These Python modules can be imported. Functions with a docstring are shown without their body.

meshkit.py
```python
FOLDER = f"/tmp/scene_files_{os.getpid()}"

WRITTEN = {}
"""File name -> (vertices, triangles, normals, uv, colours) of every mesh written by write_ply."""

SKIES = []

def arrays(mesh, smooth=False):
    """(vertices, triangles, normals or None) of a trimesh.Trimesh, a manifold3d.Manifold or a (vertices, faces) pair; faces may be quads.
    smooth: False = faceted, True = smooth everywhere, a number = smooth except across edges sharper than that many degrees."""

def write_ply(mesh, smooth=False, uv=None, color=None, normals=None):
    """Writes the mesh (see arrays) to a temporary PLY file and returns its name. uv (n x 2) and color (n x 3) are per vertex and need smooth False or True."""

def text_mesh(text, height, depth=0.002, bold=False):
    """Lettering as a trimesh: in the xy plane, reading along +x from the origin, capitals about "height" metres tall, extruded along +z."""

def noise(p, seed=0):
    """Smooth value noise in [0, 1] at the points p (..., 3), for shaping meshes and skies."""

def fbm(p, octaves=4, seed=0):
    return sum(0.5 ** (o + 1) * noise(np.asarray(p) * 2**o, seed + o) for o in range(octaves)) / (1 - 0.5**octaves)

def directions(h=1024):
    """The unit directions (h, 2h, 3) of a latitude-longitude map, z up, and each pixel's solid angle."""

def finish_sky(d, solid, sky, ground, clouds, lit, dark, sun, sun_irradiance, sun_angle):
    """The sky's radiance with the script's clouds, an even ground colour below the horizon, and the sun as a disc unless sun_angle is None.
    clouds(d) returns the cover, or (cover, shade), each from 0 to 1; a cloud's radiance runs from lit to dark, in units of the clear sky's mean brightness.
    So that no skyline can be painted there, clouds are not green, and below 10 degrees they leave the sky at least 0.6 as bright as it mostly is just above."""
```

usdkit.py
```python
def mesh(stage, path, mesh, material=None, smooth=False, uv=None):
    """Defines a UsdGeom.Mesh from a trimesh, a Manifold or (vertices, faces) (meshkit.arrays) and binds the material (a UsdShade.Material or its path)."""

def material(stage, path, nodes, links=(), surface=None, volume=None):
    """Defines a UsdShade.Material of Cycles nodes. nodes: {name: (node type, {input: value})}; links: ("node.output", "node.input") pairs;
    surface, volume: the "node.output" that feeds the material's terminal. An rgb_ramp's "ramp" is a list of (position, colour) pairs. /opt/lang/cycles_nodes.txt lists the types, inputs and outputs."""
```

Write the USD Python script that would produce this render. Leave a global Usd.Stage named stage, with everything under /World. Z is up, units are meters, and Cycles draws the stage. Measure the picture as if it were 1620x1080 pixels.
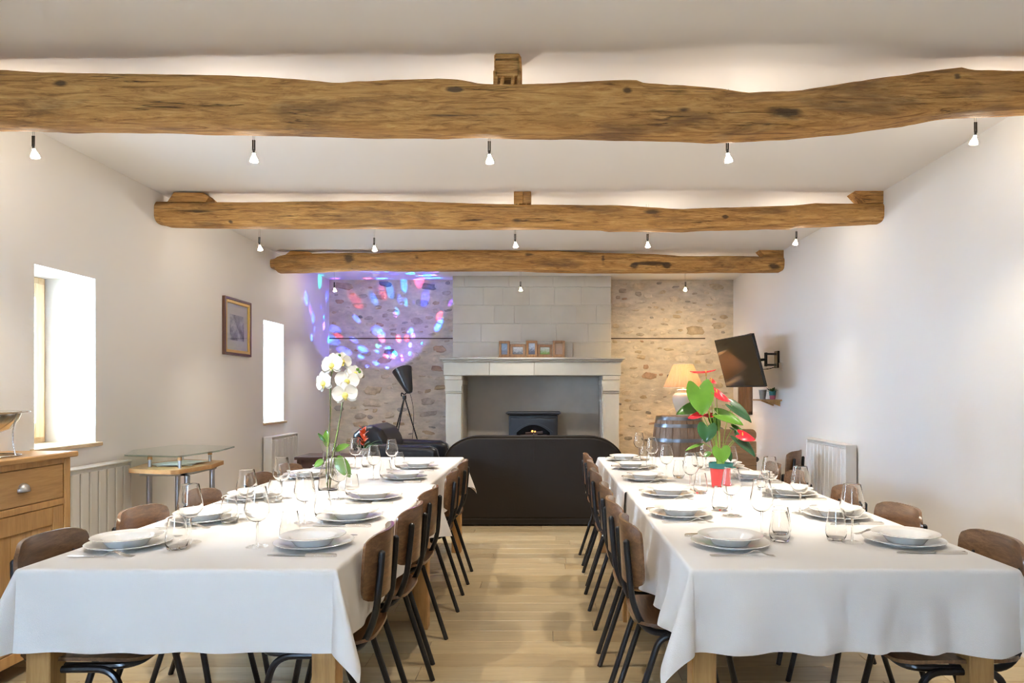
import math, random
import numpy as np, trimesh, usdkit, meshkit
from shapely.geometry import Polygon, box as sbox
from scipy.spatial import ConvexHull
from pxr import Usd, UsdGeom, UsdLux, UsdShade, Sdf, Gf

stage = Usd.Stage.CreateInMemory()
UsdGeom.SetStageUpAxis(stage, 'Z')
stage.SetDefaultPrim(UsdGeom.Xform.Define(stage, '/World').GetPrim())
UsdGeom.Scope.Define(stage, '/World/Looks')
PI = math.pi
# ------------------------------------------------------------------ camera, sky, daylight, exposure
F, CX, CY, EYE = 1080.0, 864.0, 618.0, 1.30       # focal length and principal point in pixels, eye height
cam = UsdGeom.Camera.Define(stage, '/World/camera')
cam.AddTranslateOp().Set((0, 0, EYE)); cam.AddRotateXOp().Set(90.0)
cam.CreateHorizontalApertureAttr(36.0); cam.CreateFocalLengthAttr(F / 1620 * 36)
cam.CreateHorizontalApertureOffsetAttr(-(CX - 810) / 1620 * 36)
cam.CreateVerticalApertureOffsetAttr((CY - 540) / 1620 * 36)
cam.CreateClippingRangeAttr((0.05, 200))
cam.CreateExposureAttr(1.06)
SKY = 17.5
LAMP_SPOT, LAMP_GLOW = 27.0, 130.0
sky = UsdLux.DomeLight.Define(stage, '/World/sky')
sky.CreateIntensityAttr(SKY); sky.CreateColorAttr((0.52, 0.73, 1.0))

XL, XR, YB, YF, ZC = -2.70, 2.33, 8.50, -1.90, 2.68   # room: left, right, back, front wall, ceiling


def P(px, py, D):
    """The point at distance D from the eye's plane that the pixel shows."""
    return np.array([(px - CX) / F * D, D, EYE + (CY - py) / F * D])


# ------------------------------------------------------------------ helpers: shapes
def cat(*ms):
    ms = [m for g in ms for m in (g if isinstance(g, (list, tuple)) else [g])]
    return trimesh.util.concatenate(ms) if len(ms) > 1 else ms[0]


def hull(p):
    return trimesh.Trimesh(*_hull(np.asarray(p, float)), process=False)


def _hull(p):
    h = ConvexHull(p)
    f = h.simplices.copy()
    c = p.mean(0)
    n = np.cross(p[f[:, 1]] - p[f[:, 0]], p[f[:, 2]] - p[f[:, 0]])
    bad = np.einsum('ij,ij->i', n, p[f[:, 0]] - c) < 0
    f[bad] = f[bad][:, ::-1]
    return p, f


def bx(x0, x1, y0, y1, z0, z1, c=0.004):
    """A box with chamfered edges."""
    lo, hi = np.array([min(x0, x1), min(y0, y1), min(z0, z1)], float), np.array([max(x0, x1), max(y0, y1), max(z0, z1)], float)
    c = min(c, 0.45 * (hi - lo).min())
    if c <= 0:
        m = trimesh.creation.box(hi - lo); m.apply_translation((hi + lo) / 2); return m
    pts = []
    for k in range(3):
        for s in np.ndindex(2, 2, 2):
            p = np.where(s, hi - c, lo + c); p[k] = hi[k] if s[k] else lo[k]; pts.append(p)
    return hull(pts)


def at(m, loc=(0, 0, 0), rz=0, rx=0, ry=0, s=1):
    m = m.copy()
    M = trimesh.transformations.euler_matrix(rx, ry, rz, 'sxyz')
    M[:3, :3] *= s
    M[:3, 3] = loc
    m.apply_transform(M)
    return m


def fillet(pts, rad, k=6):
    pts = [np.asarray(p, float) for p in pts]
    out = [pts[0]]
    for a, b, c in zip(pts, pts[1:], pts[2:]):
        la, lc = np.linalg.norm(a - b), np.linalg.norm(c - b)
        r = min(rad, la * .48, lc * .48)
        p, q = b + (a - b) / la * r, b + (c - b) / lc * r
        for t in np.linspace(0, 1, k):
            out.append((1 - t) ** 2 * p + 2 * t * (1 - t) * b + t * t * q)
    out.append(pts[-1])
    return np.array(out)


def spline(pts, n=16):
    from scipy.interpolate import CubicSpline
    pts = np.asarray(pts, float)
    t = np.r_[0, np.cumsum(np.linalg.norm(np.diff(pts, axis=0), axis=1))]
    return CubicSpline(t, pts)(np.linspace(0, t[-1], n))


def tube(path, r, n=10, cap=True):
    p = np.asarray(path, float)
    r = np.broadcast_to(np.asarray(r, float), (len(p),))
    t = np.gradient(p, axis=0); t /= np.linalg.norm(t, axis=1, keepdims=True) + 1e-12
    a = np.cross(t[0], [0, 0, 1.0] if abs(t[0][2]) < .9 else [1.0, 0, 0]); a /= np.linalg.norm(a)
    A = []
    for i in range(len(p)):
        a = a - t[i] * (a @ t[i]); a /= np.linalg.norm(a) + 1e-12; A.append(a)
    A = np.array(A); B = np.cross(t, A)
    g = np.arange(n) * 2 * PI / n
    v = p[:, None] + r[:, None, None] * (np.cos(g)[None, :, None] * A[:, None] + np.sin(g)[None, :, None] * B[:, None])
    v = v.reshape(-1, 3)
    f = []
    for i in range(len(p) - 1):
        for j in range(n):
            k = (j + 1) % n
            f += [[i * n + j, i * n + k, (i + 1) * n + k], [i * n + j, (i + 1) * n + k, (i + 1) * n + j]]
    if cap:
        v = np.vstack([v, p[0], p[-1]]); m = len(p) * n
        for j in range(n):
            k = (j + 1) % n
            f += [[m, k, j], [m + 1, (len(p) - 1) * n + j, (len(p) - 1) * n + k]]
    return trimesh.Trimesh(v, np.array(f), process=False)


def lathe(prof, n=32, closed=False):
    """Profile of (radius, z) turned about z; outside going up gives outward faces."""
    prof = np.asarray(prof, float)
    g = np.arange(n) * 2 * PI / n
    v = np.stack([prof[:, None, 0] * np.cos(g), prof[:, None, 0] * np.sin(g), np.repeat(prof[:, 1:2], n, 1)], -1).reshape(-1, 3)
    f, m = [], len(prof)
    for i in range(m if closed else m - 1):
        a, b = i * n, ((i + 1) % m) * n
        for j in range(n):
            k = (j + 1) % n
            if prof[i, 0] > 1e-6: f.append([a + j, a + k, b + k])
            if prof[(i + 1) % m, 0] > 1e-6: f.append([a + j, b + k, b + j])
    mesh = trimesh.Trimesh(v, np.array(f), process=False)
    mesh.merge_vertices()
    return mesh


def prism(poly, h):
    """Polygon in xy (shapely or points), extruded along +z by h."""
    p = poly if isinstance(poly, Polygon) else Polygon(poly)
    return trimesh.creation.extrude_polygon(p, h, engine='earcut')


def yz_prism(poly, x0, x1):
    """Polygon given in (y, z), extruded from x0 to x1."""
    m = prism(poly, x1 - x0)
    v = np.array(m.vertices)
    return trimesh.Trimesh(np.c_[v[:, 2] + x0, v[:, 0], v[:, 1]], np.array(m.faces), process=False)


def xz_prism(poly, y0, y1):
    m = prism(poly, y1 - y0)
    v = np.array(m.vertices)
    return trimesh.Trimesh(np.c_[v[:, 0], y1 - v[:, 2], v[:, 1]], np.array(m.faces), process=False)


def solid(v, nu, nv, th):
    """A (nu x nv) grid of points as a closed sheet of thickness th."""
    v = np.asarray(v, float).reshape(nu, nv, 3)
    du, dv = np.gradient(v, axis=0), np.gradient(v, axis=1)
    n = np.cross(du, dv); n /= np.linalg.norm(n, axis=-1, keepdims=True) + 1e-12
    a, b = (v + n * th / 2).reshape(-1, 3), (v - n * th / 2).reshape(-1, 3)
    i, j = np.meshgrid(np.arange(nu - 1), np.arange(nv - 1), indexing='ij')
    q = np.stack([i * nv + j, (i + 1) * nv + j, (i + 1) * nv + j + 1, i * nv + j + 1], -1).reshape(-1, 4)
    N = nu * nv
    f = [q, q[:, ::-1] + N]
    rim = np.r_[np.arange(nv - 1), np.arange(nu - 1) * nv + nv - 1, (nu - 1) * nv + np.arange(nv - 1, 0, -1), np.arange(nu - 1, 0, -1) * nv]
    nx = np.roll(rim, -1)
    f.append(np.stack([rim, nx, nx + N, rim + N], -1))
    f = np.vstack(f)
    return trimesh.Trimesh(np.vstack([a, b]), np.vstack([f[:, [0, 1, 2]], f[:, [0, 2, 3]]]), process=False)


def rrect(w, h, r, k=5, cx=0, cy=0):
    return sbox(cx - w / 2 + r, cy - h / 2 + r, cx + w / 2 - r, cy + h / 2 - r).buffer(r, quad_segs=k)


# ------------------------------------------------------------------ helpers: scene tree
taken = {}


def numbered(parent, name):
    k = taken.get((parent, name), 0); taken[parent, name] = k + 1
    return f'{parent}/{name}' + (f'_{k:03d}' if k else '')


def data(prim, label=None, category=None, group=None, kind=None):
    for k, v in (('label', label), ('category', category), ('group', group), ('kind', kind)):
        if v: prim.SetCustomDataByKey(k, v)
    return prim


def thing(name, label, category, loc=(0, 0, 0), rz=0, group=None, kind=None):
    x = UsdGeom.Xform.Define(stage, numbered('/World', name))
    x.AddTranslateOp().Set(Gf.Vec3d(*map(float, loc))); x.AddRotateZOp().Set(math.degrees(rz))
    return data(x.GetPrim(), label, category, group, kind)


def part(parent, name, mesh, mat, smooth=30, label=None, kind=None):
    path = numbered(str(parent.GetPath()), name)
    m = usdkit.mesh(stage, path, mesh, mat, smooth=smooth)
    return data(m.GetPrim(), label, None, None, kind)


def single(name, mesh, mat, label, category=None, group=None, kind=None, smooth=30, loc=(0, 0, 0), rz=0):
    m = usdkit.mesh(stage, numbered('/World', name), mesh, mat, smooth=smooth)
    m.AddTranslateOp().Set(Gf.Vec3d(*map(float, loc))); m.AddRotateZOp().Set(math.degrees(rz))
    return data(m.GetPrim(), label, category, group, kind)


def move(prim, loc, rz):
    x = UsdGeom.Xformable(prim); a, b = x.GetOrderedXformOps()
    a.Set(Gf.Vec3d(*map(float, loc))); b.Set(math.degrees(rz))


class Kind:
    """The first one is the thing itself, the next ones refer to it."""
    def __init__(self, make, name, category, group):
        self.make, self.name, self.category, self.group, self.first = make, name, category, group, None

    def put(self, loc, rz, label):
        if self.first is None:
            self.first = self.make(thing(self.name, label, self.category, loc, rz, self.group)); return self.first
        r = thing(self.name, label, self.category, loc, rz, self.group)
        r.GetReferences().AddInternalReference(self.first.GetPath()); r.SetInstanceable(True)
        return r


# ------------------------------------------------------------------ materials
L = '/World/Looks/'


def mat(name, color, rough=.5, bump=0, bscale=30, vary=0, vscale=4, stretch=(1, 1, 1), **kw):
    """Principled; vary mixes a darker or lighter tone by noise, bump adds relief."""
    n = {'p': ('principled_bsdf', {'base_color': color, 'roughness': rough, **kw})}
    l = []
    if vary or bump:
        n['tc'] = ('texture_coordinate', {}); n['mp'] = ('mapping', {'scale': stretch}); l.append(('tc.object', 'mp.vector'))
    if vary:
        c = np.array(color)
        n['nz'] = ('noise_texture', {'scale': vscale, 'detail': 5.0, 'roughness': .6})
        n['rp'] = ('rgb_ramp', {'ramp': [(.28, tuple(c * (1 - vary))), (.72, tuple(np.minimum(c * (1 + vary), .95)))]})
        l += [('mp.vector', 'nz.vector'), ('nz.fac', 'rp.fac'), ('rp.color', 'p.base_color')]
    if bump:
        n['bn'] = ('noise_texture', {'scale': bscale, 'detail': 4.0})
        n['bu'] = ('bump', {'strength': bump, 'distance': .004})
        l += [('mp.vector', 'bn.vector'), ('bn.fac', 'bu.height'), ('bu.normal', 'p.normal')]
    return usdkit.material(stage, L + name, n, l, surface='p.BSDF')


def wood(name, dark, mid, light, along='x', scale=3.0, rough=.5, rnd=.25, bump=.25, stretch=14, pores=True, **kw):
    """Grain drawn out along one axis of the mesh, a tone of its own per object."""
    st = [stretch] * 3; st['xyz'.index(along)] = 1.0
    n = {'tc': ('texture_coordinate', {}), 'mp': ('mapping', {'scale': tuple(st)}), 'oi': ('object_info', {}),
         'ad': ('vector_math', {'math_type': 'multiply_add', 'vector2': (37.0, 19.0, 11.0)}),
         'n1': ('noise_texture', {'scale': scale, 'detail': 6.0, 'roughness': .62, 'distortion': .6}),
         'n2': ('noise_texture', {'scale': scale * 5, 'detail': 3.0, 'roughness': .7}),
         'mx': ('mix', {'mix_type': 'overlay', 'fac': .55}),
         'bw': ('rgb_to_bw', {}),
         'rp': ('rgb_ramp', {'ramp': [(.25, dark), (.5, mid), (.75, light)]}),
         'hv': ('hsv', {}), 'mr': ('map_range', {'to_min': 1 - rnd, 'to_max': 1 + rnd}),
         'bu': ('bump', {'strength': bump, 'distance': .002}),
         'p': ('principled_bsdf', {'roughness': rough, **kw})}
    l = [('oi.random', 'ad.vector1'), ('tc.object', 'ad.vector3'), ('ad.vector', 'mp.vector'), ('mp.vector', 'n1.vector'), ('mp.vector', 'n2.vector'),
         ('n1.color', 'mx.color1'), ('n2.color', 'mx.color2'), ('mx.color', 'bw.color'), ('bw.val', 'rp.fac'), ('rp.color', 'hv.color'),
         ('oi.random', 'mr.value'), ('mr.result', 'hv.value'), ('hv.color', 'p.base_color'), ('bw.val', 'bu.height'), ('bu.normal', 'p.normal')]
    return usdkit.material(stage, L + name, n, l, surface='p.BSDF')


def emit(name, color, strength):
    return usdkit.material(stage, L + name, {'e': ('emission', {'color': color, 'strength': strength})}, [], surface='e.emission')


def pane(name, tint=(1, 1, 1), ior=1.45, rough=.0):
    f0 = ((ior - 1) / (ior + 1)) ** 2
    return usdkit.material(stage, L + name, {'t': ('transparent_bsdf', {'color': tint}), 'g': ('glossy_bsdf', {'color': (1, 1, 1), 'roughness': rough}),
                                              'f': ('layer_weight', {'blend': .5}), 'w': ('math', {'math_type': 'power', 'value2': 5.0}), 'a': ('math', {'math_type': 'multiply_add', 'value2': 1 - f0, 'value3': f0}), 'm': ('mix_closure', {})},
                           [('f.facing', 'w.value1'), ('w.value', 'a.value1'), ('a.value', 'm.fac'), ('t.BSDF', 'm.closure1'), ('g.BSDF', 'm.closure2')], surface='m.closure')


M_wall = mat('wall_paint', (.83, .805, .77), .85, bump=.12, bscale=60)
M_ceil = mat('ceiling_paint', (.88, .865, .855), .9, bump=.08, bscale=40)
M_render = mat('lime_mortar', (.58, .505, .40), .95, bump=1.0, bscale=14, vary=.24, vscale=6, stretch=(1, 1, 2.2))
STONE = [mat('rubble_' + n, c, .9, bump=.7, bscale=28, vary=.3, vscale=14) for n, c in
         (('cream', (.56, .47, .35)), ('sand', (.50, .40, .27)), ('ochre', (.43, .33, .21)), ('rust', (.42, .28, .19)), ('grey', (.34, .305, .26)),
          ('slate', (.20, .185, .175)), ('taupe', (.42, .35, .27)), ('bone', (.60, .52, .41)))]
M_lath = mat('old_lath', (.05, .028, .02), .9, bump=.5)
M_ashlar = [mat('ashlar_' + n, c, .85, bump=.2, bscale=30, vary=.06, vscale=3) for n, c in
            (('pale', (.60, .565, .48)), ('buff', (.585, .545, .455)), ('grey', (.575, .55, .475)))]
M_joint = mat('ashlar_joint', (.64, .61, .54), .95)
M_firebox = mat('firebox_render', (.44, .40, .34), .95, bump=.2, vary=.08)
M_cloth = mat('cotton_cloth', (.73, .705, .67), .8, bump=.18, bscale=400, sheen_weight=.15)
M_porcelain = mat('porcelain', (.82, .81, .78), .12)
M_steel = mat('table_steel', (.75, .73, .70), .18, metallic=1.0)
M_brushed = mat('brushed_steel', (.55, .55, .55), .35, metallic=1.0)
M_black = mat('black_enamel', (.012, .013, .016), .28)
M_blackmatt = mat('black_matt', (.014, .014, .015), .55)
M_iron = mat('cast_iron', (.020, .024, .032), .5, bump=.15, bscale=90)
M_leather = mat('brown_black_leather', (.013, .0085, .005), .48, specular_ior_level=.3, bump=.25, bscale=55)
M_leather2 = mat('black_leather', (.012, .012, .014), .3, bump=.25, bscale=55)
M_radiator = mat('radiator_white', (.80, .79, .76), .35)
M_white = mat('white_plastic', (.8, .79, .77), .4)
M_ply = wood('walnut_ply', (.070, .034, .016), (.16, .077, .032), (.27, .14, .062), 'y', 5, .32, .22, .1, coat_weight=.35)
M_oak = wood('oak', (.31, .155, .045), (.47, .255, .085), (.58, .345, .13), 'z', 2.5, .45, .08, .12)
M_oak_y = wood('oak_along', (.31, .155, .045), (.47, .255, .085), (.58, .345, .13), 'y', 2.5, .4, .08, .12)
M_pale = wood('pale_pine', (.66, .44, .23), (.78, .56, .32), (.84, .64, .40), 'z', 2.5, .45, .05, .1)
M_palesill = wood('pale_sill', (.50, .35, .19), (.63, .46, .27), (.70, .54, .35), 'y', 2.5, .4, .05, .1)
M_brownwood = wood('brown_shutter', (.085, .043, .02), (.16, .085, .04), (.24, .13, .066), 'z', 3, .6, .1, .3)
M_chairwood = wood('rustic_plank', (.13, .075, .035), (.26, .155, .078), (.36, .23, .125), 'x', 3, .5, .1, .2)
M_dark = wood('dark_stain', (.035, .015, .009), (.065, .027, .016), (.10, .045, .026), 'x', 4, .35, .1, .1)
M_orangewood = wood('beech', (.45, .22, .08), (.56, .29, .11), (.62, .35, .15), 'x', 2, .4, .05, .1)
M_framewood = wood('frame_wood', (.16, .08, .035), (.30, .16, .07), (.40, .23, .11), 'z', 4, .5, .12, .15)
M_stave = wood('barrel_stave', (.17, .12, .085), (.28, .20, .145), (.36, .27, .20), 'z', 2.2, .6, .14, .25)
M_hoop = mat('barrel_hoop', (.24, .27, .31), .35, metallic=.9, vary=.2)
M_gilt = mat('gilt', (.72, .48, .10), .35, metallic=.6, bump=.3, bscale=60)
M_mount = mat('mount_board', (.62, .58, .47), .8)
M_glass = usdkit.material(stage, L + 'clear_glass', {'g': ('glass_bsdf', {'color': (1, 1, 1), 'roughness': 0.0, 'IOR': 1.47})}, [], surface='g.BSDF')
M_thin = pane('thin_glass', (.985, .99, .99), 1.45)
M_tableglass = pane('green_glass', (.72, .80, .76), 1.6)
M_window = pane('window_glass', (.96, .98, 1.0), 1.45)
M_ceramic = mat('white_ceramic', (.78, .75, .70), .25)
M_leaf = [mat('leaf_' + n, c, .28, vary=.22, vscale=9, subsurface_weight=0.0, coat_weight=.2) for n, c in
          (('bright', (.085, .205, .018)), ('mid', (.048, .135, .018)), ('deep', (.018, .075, .022)))]
M_stem = mat('green_stem', (.26, .40, .07), .5)
M_stick = mat('dark_stick', (.05, .055, .02), .6)
M_spathe = mat('red_spathe', (.60, .018, .03), .18, vary=.25, vscale=10, coat_weight=.5)
M_spadix = mat('yellow_spadix', (.62, .42, .08), .5)
M_petal = mat('white_petal', (.74, .73, .67), .5, subsurface_weight=.0)
M_lip = mat('orchid_lip', (.80, .70, .18), .5)
M_bract = mat('orange_bract', (.75, .10, .025), .35, vary=.3, vscale=12)
M_redpot = mat('red_sleeve', (.72, .06, .055), .35)
M_tealpot = mat('teal_pot', (.03, .19, .17), .4)
M_soil = mat('soil', (.035, .022, .014), 1.0, bump=1.0, bscale=60)
M_zinc = mat('zinc', (.42, .46, .47), .4, metallic=.7, vary=.2)
M_pinkpot = mat('pink_pot', (.45, .10, .14), .5)
M_paper = mat('paper', (.72, .70, .66), .7)
M_ground = mat('terrace', (.74, .73, .71), .9)
M_ember = emit('ember', (1, .25, .05), 3.0)


def beam_wood(name, knots=()):
    """Old oak: long grain, darker heart streaks, drying cracks and the knots given as (x, z, half length, half height)."""
    n = {'tc': ('texture_coordinate', {}), 'oi': ('object_info', {}),
         'ad': ('vector_math', {'math_type': 'multiply_add', 'vector2': (23.0, 7.0, 13.0)}),
         'm1': ('mapping', {'scale': (1.0, 9.0, 9.0)}), 'm2': ('mapping', {'scale': (.9, 3.6, 3.6)}), 'm3': ('mapping', {'scale': (.3, 10.0, 10.0)}),
         'g': ('noise_texture', {'scale': 5.0, 'detail': 8.0, 'roughness': .7, 'distortion': 1.1}),
         'rp': ('rgb_ramp', {'ramp': [(.30, (.14, .056, .013)), (.43, (.38, .175, .042)), (.55, (.54, .275, .072)), (.70, (.66, .39, .135))]}),
         's': ('noise_texture', {'scale': 2.1, 'detail': 5.0, 'roughness': .62, 'distortion': .5}),
         'sr': ('map_range', {'from_min': .53, 'from_max': .68, 'to_min': 0.0, 'to_max': .68, 'clamp': True}),
         'mx': ('mix', {'mix_type': 'mix', 'color2': (.13, .062, .024)}),
         'c': ('noise_texture', {'scale': 1.5, 'detail': 4.0, 'roughness': .5}),
         'cs': ('math', {'math_type': 'subtract', 'value2': .5}), 'ca': ('math', {'math_type': 'absolute'}),
         'cr': ('map_range', {'from_min': .0, 'from_max': .007, 'to_min': .85, 'to_max': 0.0, 'clamp': True}),
         'k2': ('noise_texture', {'scale': 1.4, 'detail': 1.0}), 'kr': ('map_range', {'from_min': .48, 'from_max': .56, 'clamp': True}), 'km': ('math', {'math_type': 'multiply'}),
         'mk': ('mix', {'mix_type': 'mix', 'color2': (.025, .012, .006)}),
         'hm': ('math', {'math_type': 'subtract'}),
         'bu': ('bump', {'strength': .8, 'distance': .008}),
         'p': ('principled_bsdf', {'roughness': .75})}
    l = [('oi.random', 'ad.vector1'), ('tc.object', 'ad.vector3')] + [('ad.vector', m + '.vector') for m in ('m1', 'm2', 'm3')]
    l += [('m1.vector', 'g.vector'), ('m2.vector', 's.vector'), ('m3.vector', 'c.vector'), ('g.fac', 'rp.fac'), ('s.fac', 'sr.value'), ('sr.result', 'mx.fac'), ('rp.color', 'mx.color1'),
          ('c.fac', 'cs.value1'), ('cs.value', 'ca.value1'), ('ca.value', 'cr.value'), ('ad.vector', 'k2.vector'), ('k2.fac', 'kr.value'), ('kr.result', 'km.value1'), ('cr.result', 'km.value2'), ('km.value', 'mk.fac'), ('mx.color', 'mk.color1'),
          ('g.fac', 'hm.value1'), ('km.value', 'hm.value2'), ('hm.value', 'bu.height'), ('bu.normal', 'p.normal')]
    last = 'mk.color'
    for q, (x, z, a, b) in enumerate(knots):
        A = f'q{q}'
        n |= {A + 'm': ('mapping', {'mapping_type': 'point', 'location': (-x / a, 0.0, -z / b), 'scale': (1 / a, 0.0, 1 / b)}), A + 'l': ('vector_math', {'math_type': 'length'}),
              A + 'n': ('math', {'math_type': 'multiply_add', 'value2': 4.5}), A + 'r': ('map_range', {'from_min': 2.55, 'from_max': 3.2, 'to_min': .84, 'to_max': 0.0, 'clamp': True}), A + 'x': ('mix', {'color2': (.035, .017, .008)})}
        l += [('tc.object', A + 'm.vector'), (A + 'm.vector', A + 'l.vector1'), ('s.fac', A + 'n.value1'), (A + 'l.value', A + 'n.value3'), (A + 'n.value', A + 'r.value'), (A + 'r.result', A + 'x.fac'), (last, A + 'x.color1')]
        last = A + 'x.color'
    l.append((last, 'p.base_color'))
    return usdkit.material(stage, L + name, n, l, surface='p.BSDF')


def knots_at(D, *px):
    return [(*P(x, y, D)[[0, 2]], a / F * D, b / F * D) for x, y, a, b in px]


M_beam = beam_wood('old_oak_block')
M_beam1 = beam_wood('old_oak_near', knots_at(2.78, (1245, 182, 30, 11), (1330, 163, 46, 6), (1080, 176, 16, 7), (722, 143, 12, 4), (992, 144, 8, 6), (1212, 197, 16, 3), (505, 178, 40, 3), (100, 134, 10, 4), (1512, 122, 6, 6), (720, 184, 60, 3)))
M_beam2 = beam_wood('old_oak_mid', knots_at(4.71, (818, 349, 11, 4), (1030, 336, 14, 4), (1147, 343, 5, 5), (365, 351, 4, 3), (300, 334, 34, 3)))
M_beam3 = beam_wood('old_oak_far', knots_at(6.69, (1142, 420, 7, 6), (1055, 421, 6, 6), (1025, 417, 26, 2.5), (1003, 421, 6, 5), (954, 409, 4, 9), (836, 403, 9, 4), (660, 408, 6, 5), (552, 412, 9, 11), (1222, 420, 9, 6)))
M_plank = [wood('floor_plank_' + n, tuple(.74 * np.array(c)), tuple(.93 * np.array(c)), tuple(np.minimum(1.08 * np.array(c), .9)), 'x', 2.2, .30, .06, .05, stretch=10, specular_ior_level=.45) for n, c in
           (('straw', (.46, .35, .195)), ('honey', (.42, .31, .165)), ('pale', (.49, .385, .23)), ('ash', (.40, .31, .18)))]
M_grout = mat('floor_joint', (.16, .12, .08), .9)

# ------------------------------------------------------------------ the room
def struct(name, mesh, m, label=None, smooth=30):
    p = usdkit.mesh(stage, '/World/' + name, mesh, m, smooth=smooth).GetPrim()
    return data(p, label, None, None, 'structure')


random.seed(4); rng = np.random.default_rng(4)
W1 = (3.60, 4.09, 0.99, 1.97)        # window in the left wall: y0, y1, z0, z1
W2 = (6.52, 7.02, 0.99, 1.98)
W0 = (-0.40, -0.06, 0.99, 1.97)        # one more of the row, beside the viewer
T = 0.42
wl = Polygon([(YF - T, -.02), (YB + .3, -.02), (YB + .3, ZC + .1), (YF - T, ZC + .1)], [[(a, c), (b, c), (b, d), (a, d)] for a, b, c, d in (W1, W2, W0)])
struct('wall_left', yz_prism(wl, XL - T, XL), M_wall, 'white plastered wall with two deep window openings', smooth=False)
struct('wall_right', bx(XR, XR + T, YF - T, YB + .3, -.02, ZC + .1, 0), M_wall, 'plain white plastered wall behind the television', smooth=False)
DOOR = (-1.75, -1.05, 0.0, 2.10)
wf = Polygon([(XL, -.02), (XR, -.02), (XR, ZC + .1), (XL, ZC + .1)], [[(DOOR[0], .02), (DOOR[1], .02), (DOOR[1], DOOR[3]), (DOOR[0], DOOR[3])]])
struct('wall_front', xz_prism(wf, YF - T, YF), M_wall, 'white wall with a doorway behind the viewer', smooth=False)
struct('ceiling', bx(XL, XR, YF - T, YB + .3, ZC, ZC + .1, 0), M_ceil, 'flat white plastered ceiling above the beams', smooth=False)
single('terrace', bx(-14, 14, -14, 20, -.30, -.06, 0), M_ground, 'pale paved ground outside the windows', kind='structure', smooth=False)

# floor of wood-look planks laid across the room
floor = struct('floor', bx(XL, XR, YF - T, YB + .3, -.06, -.004, 0), M_grout, 'pale wood plank floor laid across the room', smooth=False)
rest = []
PW, PLEN = .160, 1.20
row = 0
y = YF
while y < YB:
    x = XL - rng.uniform(0.05, PLEN - .05)
    while x < XR:
        a, b = max(x, XL), min(x + PLEN, XR)
        if b - a > .05:
            m = bx(a + .0012, b - .0012, y + .0012, min(y + PW, YB) - .0012, -.004, 0.0, .0012)
            if 2.55 < y < 6.75: part(floor, 'plank', at(m, (0, 0, 0)), M_plank[rng.integers(4)], smooth=False)
            else: rest.append(m)
        x += PLEN
    y += PW; row += 1
part(floor, 'plank_field', cat(rest), M_plank[0], smooth=False, kind='stuff')

# back wall of rubble stone, each stone proud of its mortar
back = struct('wall_back', bx(XL, XR, YB, YB + .3, -.02, ZC, 0), M_render, 'rubble stone wall with cream lime mortar either side of the chimney', smooth=False)


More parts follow.
